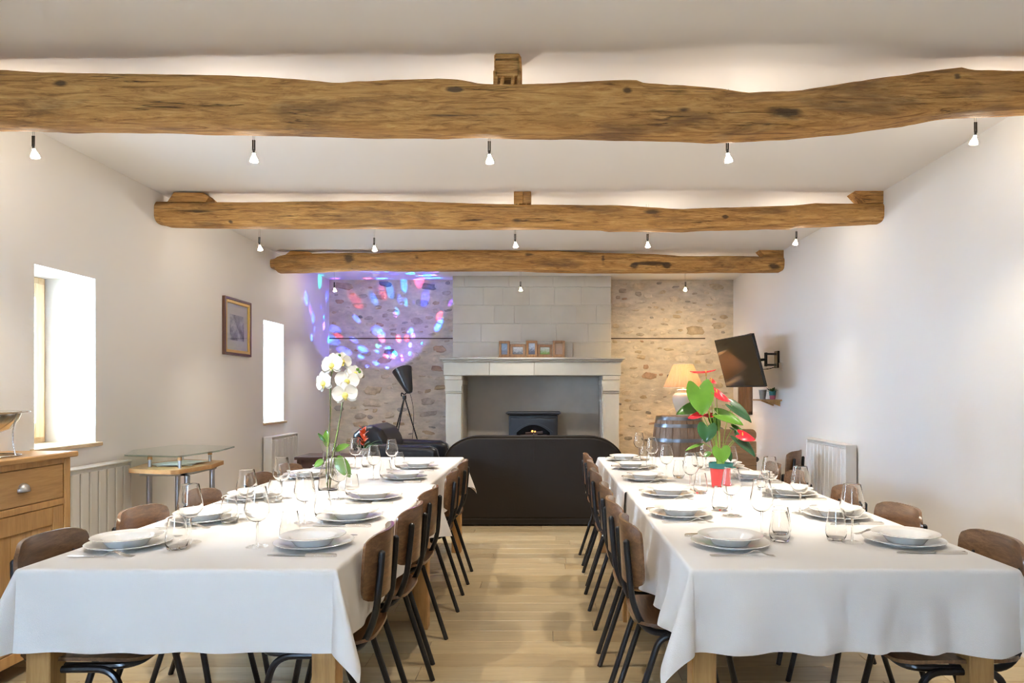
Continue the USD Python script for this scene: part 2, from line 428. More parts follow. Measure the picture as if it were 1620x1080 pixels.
def rubble(w, h, d):
    k = rng.integers(9, 14)
    g = np.arange(k) * 2 * PI / k + rng.uniform(-.22, .22, k)
    r = rng.uniform(.72, 1.06, k)
    c, s_ = np.cos(g), np.sin(g)
    ex = rng.uniform(.6, 1.0)
    ring = np.c_[np.sign(c) * np.abs(c) ** ex * w / 2 * r, np.sign(s_) * np.abs(s_) ** ex * h / 2 * r]
    ring[:, 1] += rng.uniform(-.18, .18) * ring[:, 0]
    o = np.c_[ring[:, 0], np.full(k, .004), ring[:, 1]]
    m1 = np.c_[ring[:, 0] * .94, -d * rng.uniform(.5, 1.0, k), ring[:, 1] * .90]
    m2 = np.c_[ring[:, 0] * .6, -d * rng.uniform(.7, 1.3, k), ring[:, 1] * .55]
    v = np.vstack([o, m1, m2, [[0, -d, 0]]])
    f = []
    for q in range(2):
        for j in range(k):
            n_ = (j + 1) % k
            f += [[q * k + j, q * k + n_, (q + 1) * k + n_], [q * k + j, (q + 1) * k + n_, (q + 1) * k + j]]
    f += [[2 * k + j, 2 * k + (j + 1) % k, 3 * k] for j in range(k)]
    return trimesh.Trimesh(v, np.array(f), process=False)


def stones(x0, x1, z0, z1, n_max):
    done = []
    for attempt in range(5200):
        if len(done) >= n_max: break
        t_ = 1 - attempt / 5200
        w = .055 + .20 * t_ * rng.random() ** 1.3
        h = min(w * rng.uniform(.24, .62), .125) * (1.0 if w > .1 else 1.25)
        x, z = rng.uniform(x0 + w / 2, x1 - w / 2), rng.uniform(z0 + h / 2, z1 - h / 2)
        if any(abs(x - a) < (w + c) / 2 * .96 + .006 and abs(z - b) < (h + e) / 2 * .98 + .006 for a, b, c, e in done): continue
        done.append((x, z, w, h))
        m = rubble(w, h, rng.uniform(.002, .009))
        m.apply_translation((x, YB, z))
        part(back, 'stone', m, STONE[rng.choice(8, p=(.24, .15, .07, .05, .09, .03, .18, .19))], smooth=50)
    return len(done)


BX0, BX1 = -1.124, .782
ns = stones(XL + .01, BX0 - .01, .60, 1.94, 82) + stones(XL + .01, BX0 - .01, 1.962, ZC - .01, 62)
ns += stones(BX1 + .01, XR - .01, .60, 1.94, 86) + stones(BX1 + .01, XR - .01, 1.962, ZC - .01, 66)
for a, b in ((XL, BX0), (BX1, XR - .35)):
    part(back, 'timber_strip', bx(a, b, YB - .006, YB + .01, 1.945, 1.957, .002), M_lath)

# windows in the left wall
for k, (a, b, c, d) in enumerate((W1, W2, W0)):
    w = data(UsdGeom.Xform.Define(stage, f'/World/window_{k + 1}').GetPrim(), ['nearer', 'farther', 'unseen nearest'][k] + ' tall narrow window in the left wall with pale wooden frame', None, None, 'structure')
    x = XL - .30
    part(w, 'window_frame', cat(bx(x - .07, x, a - .0, a + .05, c, d), bx(x - .07, x, b - .05, b, c, d), bx(x - .069, x - .001, a + .051, b - .051, d - .06, d), bx(x - .069, x - .001, a + .051, b - .051, c, c + .05)), M_pale)
    part(w, 'sash', cat(bx(x - .05, x + .02, a + .035, a + .105, c + .035, d - .04), bx(x - .05, x + .02, b - .105, b - .035, c + .035, d - .04), bx(x - .049, x + .018, a + .106, b - .106, d - .125, d - .04), bx(x - .049, x + .018, a + .106, b - .106, c + .035, c + .125)), M_pale)
    part(w, 'window_pane', bx(x - .03, x - .018, a + .09, b - .09, c + .11, d - .11, 0), M_window, smooth=False)
    part(w, 'window_sill', bx(XL - .30, XL + .025, a - .03 if k == 0 else a - .01, b + .035, c - .020, c + .004, .004), M_palesill)

# glazed doors behind the viewer
g = data(UsdGeom.Xform.Define(stage, '/World/door_1').GetPrim(), 'half-glazed pale wooden door behind the viewer', None, None, 'structure')
n_leaf = 1
lw = (DOOR[1] - DOOR[0]) / n_leaf
for k in range(n_leaf):
    a, b = DOOR[0] + k * lw, DOOR[0] + (k + 1) * lw
    part(g, 'door_frame', cat(bx(a, a + .06, YF - .2, YF - .14, .02, 2.10), bx(b - .06, b, YF - .2, YF - .14, .02, 2.10), bx(a + .061, b - .061, YF - .2, YF - .14, 2.03, 2.10)), M_pale)
    part(g, 'door_panel', bx(a + .061, b - .061, YF - .19, YF - .15, .02, 1.35, .004), M_pale)
    part(g, 'door_pane', bx(a + .06, b - .06, YF - .18, YF - .165, 1.35, 2.03, 0), M_window)

# small shuttered window in the right wall, half hidden by the television
w = data(UsdGeom.Xform.Define(stage, '/World/window_4').GetPrim(), 'small brown boarded shutter in the right wall below the television', None, None, 'structure')
part(w, 'window_frame', cat(bx(XR - .03, XR, 7.70, 7.75, 1.03, 1.95), bx(XR - .03, XR, 8.14, 8.19, 1.03, 1.95), bx(XR - .03, XR, 7.70, 8.19, 1.90, 1.95), bx(XR - .03, XR, 7.70, 8.19, 1.03, 1.07)), M_brownwood)
for k in range(4):
    part(w, 'shutter_board', bx(XR - .022, XR - .004, 7.752 + k * .0965, 7.752 + k * .0965 + .093, 1.072, 1.898, .003), M_brownwood)

# ------------------------------------------------------------------ beams
def beam(name, mt, D, depth, prof, label, seed, x_ends=(None, None), amp=.007, sq=3.2):
    """A crooked hand-hewn timber: upper and lower edges follow the profile, section a worn rectangle."""
    prof = np.array(prof, float)
    xs = (prof[:, 0] - CX) / F * D
    zt, zb = EYE + (CY - prof[:, 1]) / F * D, EYE + (CY - prof[:, 2]) / F * D
    x0 = xs[0] if x_ends[0] is None else x_ends[0]
    x1 = xs[-1] if x_ends[1] is None else x_ends[1]
    X = np.linspace(x0, x1, 190)
    n = 40
    g = np.arange(n) * 2 * PI / n + PI / n
    c, s = np.cos(g), np.sin(g)
    sy, sz = np.sign(c) * np.abs(c) ** (2 / sq), np.sign(s) * np.abs(s) ** (2 / sq)
    T_, B_ = np.interp(X, xs, zt), np.interp(X, xs, zb)
    zc, hz = (T_ + B_) / 2, (T_ - B_) / 2
    dy = depth / 2 * (1 + .12 * (meshkit.noise(np.c_[X * 1.3, X * 0, X * 0], seed) - .5))
    v = np.stack([np.repeat(X[:, None], n, 1), D + dy[:, None] * sy[None], zc[:, None] + hz[:, None] * sz[None]], -1)
    nrm = np.stack([np.zeros((len(X), n)), np.repeat(sy[None], len(X), 0), np.repeat(sz[None], len(X), 0)], -1)
    nz = (meshkit.fbm(v * np.array([3.5, 14, 14]), 4, seed) - .5) * 2 * amp + (meshkit.fbm(v * np.array([9, 40, 40]), 3, seed + 7) - .5) * .006
    v = v + nrm * nz[..., None]
    v[0, :, 0] = x0; v[-1, :, 0] = x1
    m = len(X)
    vv = np.vstack([v.reshape(-1, 3), v[0].mean(0), v[-1].mean(0)])
    i, j = np.meshgrid(np.arange(m - 1), np.arange(n), indexing='ij')
    k = (j + 1) % n
    q = np.stack([i * n + j, (i + 1) * n + j, (i + 1) * n + k, i * n + k], -1).reshape(-1, 4)
    f = np.vstack([q[:, [0, 1, 2]], q[:, [0, 2, 3]]])
    j = np.arange(n); k = (j + 1) % n
    f = np.vstack([f, np.c_[np.full(n, m * n), j, k], np.c_[np.full(n, m * n + 1), (m - 1) * n + k, (m - 1) * n + j]])
    return single(name, trimesh.Trimesh(vv, f, process=False), mt, label, 'beam', 'ceiling beams', smooth=50)


B1 = [(-190, 117, 198), (0, 119, 202), (100, 121, 205), (300, 126, 208), (420, 131, 211), (540, 136, 213), (640, 133, 213), (693, 131, 214), (733, 132, 214), (757, 138, 214), (823, 139, 215), (873, 137, 216), (973, 133, 217), (1003, 133, 218), (1018, 138, 218),
      (1080, 142, 219), (1123, 146, 221), (1177, 151, 220), (1267, 149, 215), (1357, 135, 206), (1447, 120, 192), (1508, 113, 184), (1525, 117, 183), (1570, 120, 180), (1620, 118, 178), (1800, 114, 170)]
B2 = [(257, 321, 355), (268, 321, 359), (333, 322, 360), (413, 322, 361), (540, 320, 361), (603, 319, 361), (773, 324, 362), (842, 325, 362), (953, 326, 363), (962, 326, 365), (1080, 332, 366), (1213, 328, 361), (1250, 327, 362), (1260, 326, 359), (1287, 323, 358), (1363, 324, 355), (1399, 322, 353)]
B3 = [(436, 411, 426), (442, 407, 432), (453, 404, 432), (489, 402, 431), (562, 401, 428), (598, 401, 428), (651, 399, 429), (698, 397, 429), (773, 396, 428), (849, 397, 430), (889, 398, 431), (955, 401, 432), (1040, 403, 432), (1078, 406, 432), (1140, 406, 431), (1233, 407, 431), (1241, 408, 426)]
D1, D2, D3 = 2.85, 4.78, 6.76
beam('oak_beam', M_beam1, D1, .17, B1, 'nearest and largest crooked oak ceiling beam with a dark knot', 3, (XL - .05, XR + .05), .010)
beam('oak_beam', M_beam2, D2, .16, B2, 'middle oak ceiling beam, straight with sawn wedges at both ends', 11, (XL - .05, XR + .03), .005)
beam('oak_beam', M_beam3, D3, .17, B3, 'farthest oak ceiling beam in front of the stone chimney wall', 19, (XL - .05, XR + .03), .005)


def wedge(px, D, depth, label):
    pts = [(P(a, b, D)[0], P(a, b, D)[2]) for a, b in px]
    p = Polygon(pts)
    m = xz_prism(p if p.exterior.is_ccw else Polygon(pts[::-1]), D - depth / 2, D + depth / 2)
    single('timber_wedge', m, M_beam, label, 'timber block', 'timber blocks on the beams', smooth=20)


wedge([(273, 323), (283, 308.5), (329, 309), (337, 316), (333, 323)], D2, .13, 'thin timber wedge on left end of the middle beam')
wedge([(1344, 304), (1364, 325), (1402, 325), (1402, 303), (1396, 300), (1352, 300)], D2, .13, 'slanted timber wedge on right end of the middle beam')
wedge([(1195, 394), (1209, 409), (1238, 409), (1238, 398), (1229, 393)], D3, .13, 'slanted timber wedge on right end of the farthest beam')
wedge([(453, 407), (463, 399), (492, 400), (500, 404), (498, 407)], D3, .13, 'low timber wedge on left end of the farthest beam')
t = thing('timber_block', 'square timber block on top of the middle beam at its centre', 'timber block', (0, 0, 0), 0, 'timber blocks on the beams')
a, b = P(813, 325, D2 - .05), P(840, 307, D2 - .05)
part(t, 'block', bx(a[0], (a[0] + b[0]) / 2 + .004, D2 - .06, D2 + .06, a[2] + .012, ZC, .004), M_beam)
part(t, 'block', bx((a[0] + b[0]) / 2 + .006, b[0], D2 - .06, D2 + .06, a[2] + .012, ZC, .004), M_beam)
part(t, 'peg', tube([(a[0] + .03, D2 - .05, a[2] - .012), (a[0] + .03, D2 - .05, a[2] + .02)], .009), M_beam)
part(t, 'peg', tube([(b[0] - .03, D2 - .05, a[2] - .012), (b[0] - .03, D2 - .05, a[2] + .02)], .009), M_beam)
t = thing('timber_post', 'short oak post with two pegs on top of the nearest beam', 'timber block', (0, 0, 0), 0, 'timber blocks on the beams')
a, b = P(782, 141, D1 - .05), P(823, 80, D1 - .05)
xm = (a[0] + b[0]) / 2
part(t, 'post', bx(a[0], b[0], D1 - .06, D1 + .06, a[2] + .045, ZC, .006), M_beam)
part(t, 'cheek', bx(a[0] - .004, a[0] + .016, D1 - .06, D1 + .06, a[2] - .02, a[2] + .075, .004), M_beam)
part(t, 'cheek', bx(b[0] - .014, b[0] + .004, D1 - .06, D1 + .06, a[2] - .02, ZC - .01, .004), M_beam)
for s in (-.022, .022):
    part(t, 'peg', tube([(xm + s - .004, D1 - .06, a[2] - .02), (xm + s + .004, D1 - .055, a[2] + .05)], .0085), M_beam)

# ------------------------------------------------------------------ ceiling spots on thin wires
M_lens = emit('lamp_lens', (1.0, .86, .66), 40.0)
M_bulb = emit('lamp_bulb_glow', (1.0, .88, .72), LAMP_GLOW)
WARM = (1.0, .91, .78)


def aim_matrix(pos, target):
    z = np.asarray(pos, float) - np.asarray(target, float); z /= np.linalg.norm(z)
    x = np.cross([0, 1, 0] if abs(z[2]) > .9 else [0, 0, 1], z); x /= np.linalg.norm(x)
    y = np.cross(z, x)
    return Gf.Matrix4d(*x, 0, *y, 0, *z, 0, *map(float, pos), 1)


def spot(path, pos, target, color, intensity, angle, soft, radius=.015):
    l = UsdLux.SphereLight.Define(stage, path)
    l.AddTransformOp().Set(aim_matrix(pos, target))
    l.CreateRadiusAttr(radius); l.CreateIntensityAttr(intensity); l.CreateColorAttr(color); l.CreateNormalizeAttr(True)
    sh = UsdLux.ShapingAPI.Apply(l.GetPrim()); sh.CreateShapingConeAngleAttr(angle); sh.CreateShapingConeSoftnessAttr(soft)
    return l


def hanging_lamp(px, py, D, label, target, k=1.0, angle=34, color=None):
    angle += 16
    b = P(px, py, D)                       # front of the bulb
    t = np.asarray(target, float)
    d = t - b; d /= np.linalg.norm(d)
    o = thing('hanging_spot_lamp', label, 'lamp', (0, 0, 0), 0, 'halogen spots hanging behind the beams')
    R = .0175
    # reflector bulb along d
    prof = [(.004, -.038), (.006, -.038), (.0065, -.030), (.010, -.023), (.0162, -.010), (R, -.001), (R, .0)]
    q = lathe(prof, 20)
    z = -np.array([0, 0, 1.0])
    M = trimesh.geometry.align_vectors([0, 0, 1], d); M[:3, 3] = b
    q.apply_transform(M)
    part(o, 'bulb', q, M_bulb)
    ln = lathe([(0, .0), (R * .98, .0), (R * .98, .002), (0, .005)][::1], 20); ln.apply_transform(M)
    part(o, 'lens', ln, M_lens)
    top = b - d * .038
    hinge = top + np.array([0, 0, .028]) - d * .01
    part(o, 'holder', cat(tube([top, top - d * .018], .0055, 8), tube([top - d * .012 + [0.004, 0, 0], hinge + [.004, 0, .022]], .0032, 6), tube([top - d * .012 - [.004, 0, 0], hinge + [-.004, 0, .022]], .0032, 6)), M_blackmatt)
    for s in (-.0075, .0075):
        part(o, 'wire', tube([hinge + [s * .5, 0, .018], [hinge[0] + s, b[1], ZC - .001]], .0011, 5), M_brushed)
    spot(str(o.GetPath()) + '/light', b + d * .012, t, color or WARM, LAMP_SPOT * k, angle, 1.0)
    return o


DA, DB, DC = 3.12, 5.05, 7.20
rowsA = [(56, 249, (-2.0, 3.3, 0), .32, 30), (402, 256, (-1.36, 3.30, .76), .80, 26), (775, 258, (-.15, 3.45, 0), .42, 34), (1153, 256, (1.12, 3.38, .76), .88, 26), (1540, 228, (1.75, 3.6, 0), .30, 30)]
rowsB = [(412, 396, (-1.9, 5.5, 0), .3, 30), (593, 397, (-1.15, 5.25, .76), .6, 34), (816, 391, (0, 5.9, 0), .5, 34), (1025, 391, (.85, 5.2, .76), .55, 34), (1258, 387, (1.6, 5.6, 0), .3, 30)]
rowsC = [(530, 461, (-2.0, 7.8, 0), .3, 34), (824, 460, (-.15, 7.5, .4), .35, 40), (1084, 459, (1.6, 8.5, 1.1), .42, 40)]
nth = ['leftmost', 'second from left', 'middle', 'second from right', 'rightmost']
for rows, D, nm, names in ((rowsA, DA, 'nearest beam', nth), (rowsB, DB, 'middle beam', nth), (rowsC, DC, 'farthest beam', ['leftmost', 'middle', 'rightmost'])):
    for (px, py, tg, k, an), who in zip(rows, names):
        hanging_lamp(px, py, D, f'small bare halogen spot hanging below {nm}, {who} of its row', tg, k, an, (1.0, .76, .42) if px == 1084 else None)

for X_, who, tg in ((-1.25, 'left', (-1.15, 1.9, .76)), (.0, 'middle', (-.1, 1.7, 0)), (1.0, 'right', (.95, 1.9, .76))):   # the next row of the room, above the viewer
    hanging_lamp(CX + X_ / 1.30 * F, CY - 1.06 / 1.30 * F, 1.30, f'small bare halogen spot above the viewer, {who} of its row', tg, .20, 24)

# ------------------------------------------------------------------ fireplace
fp = thing('fireplace', 'pale dressed stone fireplace with chimney breast and moulded mantel', 'fireplace')
YF1, YJ = 8.20, 7.95                       # front of the breast, front of the jambs
part(fp, 'chimney_core', bx(BX0 + .004, BX1 - .004, YF1 + .006, YB, 1.48, ZC, 0), M_joint)
rows_z = [1.655, 1.885, 2.105, 2.325, 2.545, ZC]
cuts = [[-.55, -.05, .32], [-.78, -.30, .12, .50], [-.62, -.38, .05, .36, .60], [-.75, -.52, -.2, .1, .42], [-.98, -.45, .08, .46]]
for (z0, z1), c in zip(zip(rows_z, rows_z[1:]), cuts):
    xs = [BX0] + c + [BX1]
    for a, b in zip(xs, xs[1:]):
        part(fp, 'ashlar_block', bx(a + .0015, b - .0015, YF1 + rng.uniform(-.001, .0008), YF1 + .05, z0 + .0015, z1 - .0015, .003), M_ashlar[rng.integers(3)], smooth=20)
# jambs with stepped capitals, frieze, cornice
for s, (a, b) in zip((-1, 1), ((-1.170, -.985), (.660, .850))):
    c = (a + b) / 2
    part(fp, 'jamb', cat(bx(a, b, YJ, YB, 0, 1.27, .006), bx(a - .008, b + .008, YJ - .010, YB, 0, .14, .006)), M_ashlar[0])
    part(fp, 'capital', cat(bx(a - .004, b + .004, YJ - .010, YB, 1.272, 1.300, .004), xz_prism(Polygon([(a - .002, 1.301), (b + .002, 1.301), (b + .002, 1.345), (b + .012, 1.385), (b + .012, 1.425), (a - .012, 1.425), (a - .012, 1.385), (a - .002, 1.345)]), YJ - .024, YB), bx(a - .006, b + .006, YJ - .032, YB, 1.426, 1.476, .004)), M_ashlar[1])
for a, b in ((-1.19, -.66), (-.657, -.14), (-.137, .868)):
    part(fp, 'frieze_block', bx(a, b, YJ - .04, YB, 1.478, 1.632, .004), M_ashlar[rng.integers(3)])
part(fp, 'mantel_shelf', cat(bx(-1.20, .878, YJ - .055, YB, 1.634, 1.650, .005), bx(-1.215, .893, YJ - .07, YB, 1.650, 1.664, .008), bx(-1.235, .913, YJ - .09, YB, 1.664, 1.684, .004)), M_ashlar[0])
part(fp, 'firebox', cat(bx(-.986, .661, YB - .03, YB - .005, 0, 1.478, 0), bx(-.986, -.976, 8.0, YB - .02, .3, 1.478, 0), bx(.651, .661, 8.0, YB - .02, .3, 1.478, 0)), M_firebox)
part(fp, 'hearth', bx(-.983, .658, 7.80, YB - .03, 0, .34, .01), M_ashlar[2])

# stove on the hearth
SX, SY, SZ = -.15, 7.95, .34
st = thing('wood_stove', 'black cast iron wood stove with arched glass door in the fireplace', 'stove', (SX, SY, SZ))
hw = .285
part(st, 'body', cat(bx(-hw, hw, .0, .36, .07, .68, .012), bx(-hw + .02, hw - .02, -.012, .02, .10, .64, .008)), M_iron)
part(st, 'top_plate', cat(bx(-hw - .035, hw + .035, -.04, .39, .690, .712, .008), bx(-hw - .015, hw + .015, -.02, .37, .678, .692, .005)), M_iron)
for sx in (-1, 1):
    for sy in (.03, .33):
        part(st, 'leg', cat(bx(sx * (hw - .06), sx * hw, sy - .025, sy + .025, 0, .075, .008)), M_iron)
def arch(w, h, rise, n=14):
    xs = np.linspace(w / 2, -w / 2, n)
    return [(-w / 2, 0), (w / 2, 0)] + [(x, h + rise * (1 - (2 * x / w) ** 2)) for x in xs]
outer, inner = Polygon(arch(.46, .34, .105)), Polygon(arch(.385, .30, .09))
dm = xz_prism(Polygon(outer.exterior.coords, [[(x, z + .035) for x, z in inner.exterior.coords]]), -.035, -.012)
dm.apply_translation((0, 0, .14))
dr = part(st, 'door', dm, M_iron)
gl = xz_prism(inner, -.022, -.016); gl.apply_translation((0, 0, .175))
part(st, 'door_glass', gl, M_blackmatt if False else mat('stove_glass', (.006, .006, .007), .12))
part(dr, 'handle', tube(fillet([(.225, -.036, .22), (.235, -.075, .20), (.285, -.08, .12)], .02), .008), M_black)
for lx, lz, rr in ((-.05, .43, .022), (.06, .42, .02), (.01, .465, .016)):
    part(st, 'log', tube([(lx - .10, -.024, lz), (lx + .10, -.024, lz + .012)], rr, 8), M_lath)
part(st, 'ember_glow', cat(trimesh.creation.icosphere(1, .012).apply_translation((-.01, -.036, .492)), trimesh.creation.icosphere(1, .009).apply_translation((.02, -.036, .488))), M_ember)

# five joined photo frames on the mantel
pf = thing('photo_frame_row', 'row of five joined wooden photo frames standing on the mantel', 'picture frame', (0, 0, 1.684))
px_ = [(789.5, 806.5, 539.5), (807, 831.5, 544.5), (832.5, 850, 539), (850.5, 873.5, 545), (874.5, 893.5, 539)]
tints = [((.25, .36, .55), (.12, .12, .16)), ((.55, .55, .55), (.10, .10, .10)), ((.40, .46, .56), (.06, .06, .09)), ((.55, .60, .55), (.16, .30, .06)), ((.42, .30, .22), (.36, .26, .2))]
for k, (a, b, tp) in enumerate(px_):
    D = 8.03 - (.02 if k % 2 == 0 else 0)
    A, B = P(a, 563, D), P(b, tp, D)
    z0, z1 = .014, max(B[2] - 1.684, .1)
    wb = .028 if k % 2 == 0 else .030
    fr = part(pf, 'frame', cat(bx(A[0], B[0], D - .03, D + .02, z0, z0 + wb, .003), bx(A[0], B[0], D - .03, D + .02, z1 - wb, z1, .003), bx(A[0], A[0] + wb, D - .03, D + .02, z0 + wb, z1 - wb, .003), bx(B[0] - wb, B[0], D - .03, D + .02, z0 + wb, z1 - wb, .003)), M_framewood)
    top, low = tints[k]
    pm = usdkit.material(stage, L + f'photo_print_{k}', {'tc': ('texture_coordinate', {}), 's': ('separate_xyz', {}), 'n': ('noise_texture', {'scale': 45.0, 'detail': 4.0}),
        'm': ('math', {'math_type': 'multiply_add', 'value2': .10}), 'r': ('map_range', {'from_min': (z0 + z1) / 2 + .02, 'from_max': (z0 + z1) / 2 + .08, 'clamp': True}),
        'x': ('mix', {'color1': low, 'color2': top}), 'p': ('principled_bsdf', {'roughness': .3})},
        [('tc.object', 's.vector'), ('tc.object', 'n.vector'), ('n.fac', 'm.value1'), ('s.z', 'm.value3'), ('m.value', 'r.value'), ('r.result', 'x.fac'), ('x.color', 'p.base_color')], surface='p.BSDF')
    part(fr, 'photo', bx(A[0] + wb * .9, B[0] - wb * .9, D - .008, D + .012, z0 + wb * .9, z1 - wb * .9, 0), pm, smooth=False)
A, B = P(788, 563, 8.01), P(894.5, 563, 8.01)
part(pf, 'base', bx(A[0], B[0], 7.97, 8.06, 0, .0138, .003), M_framewood)

# ------------------------------------------------------------------ sofa (its back to us)
SFX0, SFX1, SFY = -.985, .745, 6.55
sf = thing('leather_sofa', 'two-seat dark leather sofa with rounded back between the tables', 'sofa', ((SFX0 + SFX1) / 2, SFY, 0))
hw = (SFX1 - SFX0) / 2
zt = .875
outline = [(-hw + .02, .05), (hw - .02, .05)]
nq = 14
def corner(cx_, cz_, rx_, rz_, g0, g1):
    return [(cx_ + rx_ * math.cos(t_), cz_ + rz_ * math.sin(t_)) for t_ in np.linspace(g0, g1, nq)]
right = corner(hw - .34, zt - .26, .34, .25, 0, PI / 2)
outl = [(hw - .015, .06)] + [(hw, .35)] + right + [(x * -1, z) for x, z in right[::-1]] + [(-hw, .35), (-hw + .015, .06)]
pl = Polygon(outl[::-1])
if not pl.exterior.is_ccw: pl = Polygon(outl)
def puffed(poly, y0, y1, r):
    """A slab between y0 and y1 whose rims are rounded by shrinking the outline."""
    rings = []
    for t_ in np.linspace(0, PI / 2, 5): rings.append((y0 + r - r * math.sin(t_), -r + r * math.cos(t_)))
    # build by stacking buffered outlines resampled to the same count
    N = 120
    def ring(off):
        q = poly.buffer(off) if abs(off) > 1e-6 else poly
        q = q.exterior
        return np.array([q.interpolate(s_, normalized=True).coords[0] for s_ in np.linspace(0, 1, N, endpoint=False)])
    def aligned(off):
        p = ring(off); c = np.array(poly.centroid.coords[0]); g_ = np.arctan2(p[:, 1] - c[1], p[:, 0] - c[0]); k_ = np.argmin(np.abs(g_ + PI / 2))
        return np.roll(p, -k_, 0)
    lay = [(y0 + r * (1 - math.sin(t_)), -r * (1 - math.cos(t_))) for t_ in np.linspace(PI / 2, 0, 5)]
    lay += [(y1 - r * (1 - math.sin(t_)), -r * (1 - math.cos(t_))) for t_ in np.linspace(0, PI / 2, 5)]
    v = np.vstack([np.c_[p[:, 0], np.full(N, yy), p[:, 1]] for yy, off in lay for p in [aligned(off)]])
    n_ = len(lay)
    f = []
    for i in range(n_ - 1):
        for j in range(N):
            k_ = (j + 1) % N
            f += [[i * N + j, i * N + k_, (i + 1) * N + k_], [i * N + j, (i + 1) * N + k_, (i + 1) * N + j]]
    c0, c1 = v[:N].mean(0), v[-N:].mean(0)
    v = np.vstack([v, c0, c1])
    for j in range(N):
        k_ = (j + 1) % N
        f += [[n_ * N, k_, j], [n_ * N + 1, (n_ - 1) * N + j, (n_ - 1) * N + k_]]
    m_ = trimesh.Trimesh(v, np.array(f), process=False)
    if m_.volume < 0: m_.invert()
    return m_
part(sf, 'back', puffed(pl, 0, .20, .035), M_leather, smooth=60)
pip = np.array([(x, -.002 + .012, z) for x, z in outl]); pip = pip * [.992, 1, .994]
part(sf, 'piping', tube(pip, .007, 8), M_leather)
part(sf, 'seam', tube([(.0, -.001, .62), (.0, .004, .86), (.0, .03, .878), (.0, .14, .88)], .004, 6), M_leather)
for s in (-1, 1):
    part(sf, 'armrest', puffed(Polygon([(s * hw - s * .20, .06), (s * hw - s * .01, .06), (s * hw - s * .01, .56), (s * hw - s * .06, .62), (s * hw - s * .16, .62), (s * hw - s * .20, .56)]), .10, .86, .03), M_leather, smooth=60)
    part(sf, 'seat_cushion', bx(s * .005, s * (hw - .20), .19, .84, .28, .46, .04), M_leather, smooth=60)
part(sf, 'base', bx(-hw + .03, hw - .03, .02, .84, .07, .28, .01), M_leather)
for s in (-1, 1):
    for yy in (.06, .78):
        part(sf, 'foot', bx(s * (hw - .12), s * (hw - .06), yy, yy + .06, 0, .07, .005), M_blackmatt)
part(sf, 'hem_strip', bx(-hw + .025, hw - .025, .004, .03, .015, .07, .003), M_leather)

# black leather armchair left of the fireplace, turned to the right
ac = thing('leather_armchair', 'black leather armchair with rounded back in front of tripod lamp', 'armchair', (-1.55, 7.38, 0), 0)
def yz_puffed(pts, x0, x1, r):
    """Outline in (y, z) puffed along x."""
    p = Polygon(pts); p = p if p.exterior.is_ccw else Polygon(pts[::-1])
    m = puffed(p, x0, x1, r)
    v = np.array(m.vertices)
    m = trimesh.Trimesh(np.c_[v[:, 1], v[:, 0], v[:, 2]], np.array(m.faces), process=False)
    if m.volume < 0: m.invert()
    return m
# the back is a slab facing +x: outline in (x, z) leaning to the left
part(ac, 'backrest', puffed(Polygon([(-.46, .30), (-.47, .70), (-.44, .86), (-.36, .93), (-.24, .945), (-.14, .90), (-.08, .80), (-.03, .60), (-.04, .30)]), -.38, .38, .07), M_leather2, smooth=60)
for yy in ((-.46, -.28), (.28, .46)):
    part(ac, 'armrest', puffed(Polygon([(-.34, .08), (.44, .08), (.455, .60), (.43, .70), (.36, .735), (-.20, .76), (-.33, .74), (-.36, .5)]), yy[0], yy[1], .05), M_leather2, smooth=60)
part(ac, 'seat_cushion', bx(-.12, .45, -.275, .275, .28, .47, .04), M_leather2, smooth=60)
part(ac, 'base', bx(-.30, .42, -.27, .27, .06, .28, .01), M_leather2)
for sx in (-.26, .38):
    for sy in (-.36, .36):
        part(ac, 'foot', bx(sx - .03, sx + .03, sy - .03, sy + .03, 0, .085, .005), M_blackmatt)

# tripod lamp with coloured party bulb
TL = np.array([-1.60, 7.95, 0])
tl = thing('tripod_floor_lamp', 'black tripod floor lamp with tilted cone shade throwing coloured light', 'lamp', TL)
jz = 1.235
J = np.array([-.05, 0, jz])
for fx, fy in ((-.33, .06), (-.16, -.34), (.38, -.05)):
    part(tl, 'leg', tube([J + [0, 0, -.005], (J[0] + fx, fy, .0)], [.008, .0075], 8), M_black)
part(tl, 'joint', cat(tube([J + [0, 0, -.03], J + [0, 0, .012]], .022, 14), tube(fillet([J + [-.035, 0, .0], J + [-.038, 0, .05], J + [.0, 0, .015], J + [.038, 0, .06], J + [.035, 0, .1]], .03), .007, 8)), M_black)
axis = np.array([-.36, .30, .88]); axis /= np.linalg.norm(axis)
apex = np.array([.015, -.02, jz + .045])
cone = lathe([(.0, -.01), (.032, .0), (.046, .03), (.117, .300), (.1145, .300), (.043, .032), (.0, .004)], 36)
Mx = trimesh.geometry.align_vectors([0, 0, 1], axis); Mx[:3, 3] = apex
cone.apply_transform(Mx)
part(tl, 'shade', cone, M_black, smooth=40)
bulb = trimesh.creation.icosphere(2, .03); bulb.apply_translation(apex + axis * .13)
part(tl, 'party_bulb', bulb, emit('party_bulb', (.25, .3, 1.0), 4.0))
part(tl, 'cable', tube(spline([apex - axis * .005, apex + [.03, .01, -.12], [.03, .03, .7], [.02, .1, .01]], 20), .003, 6), M_black)

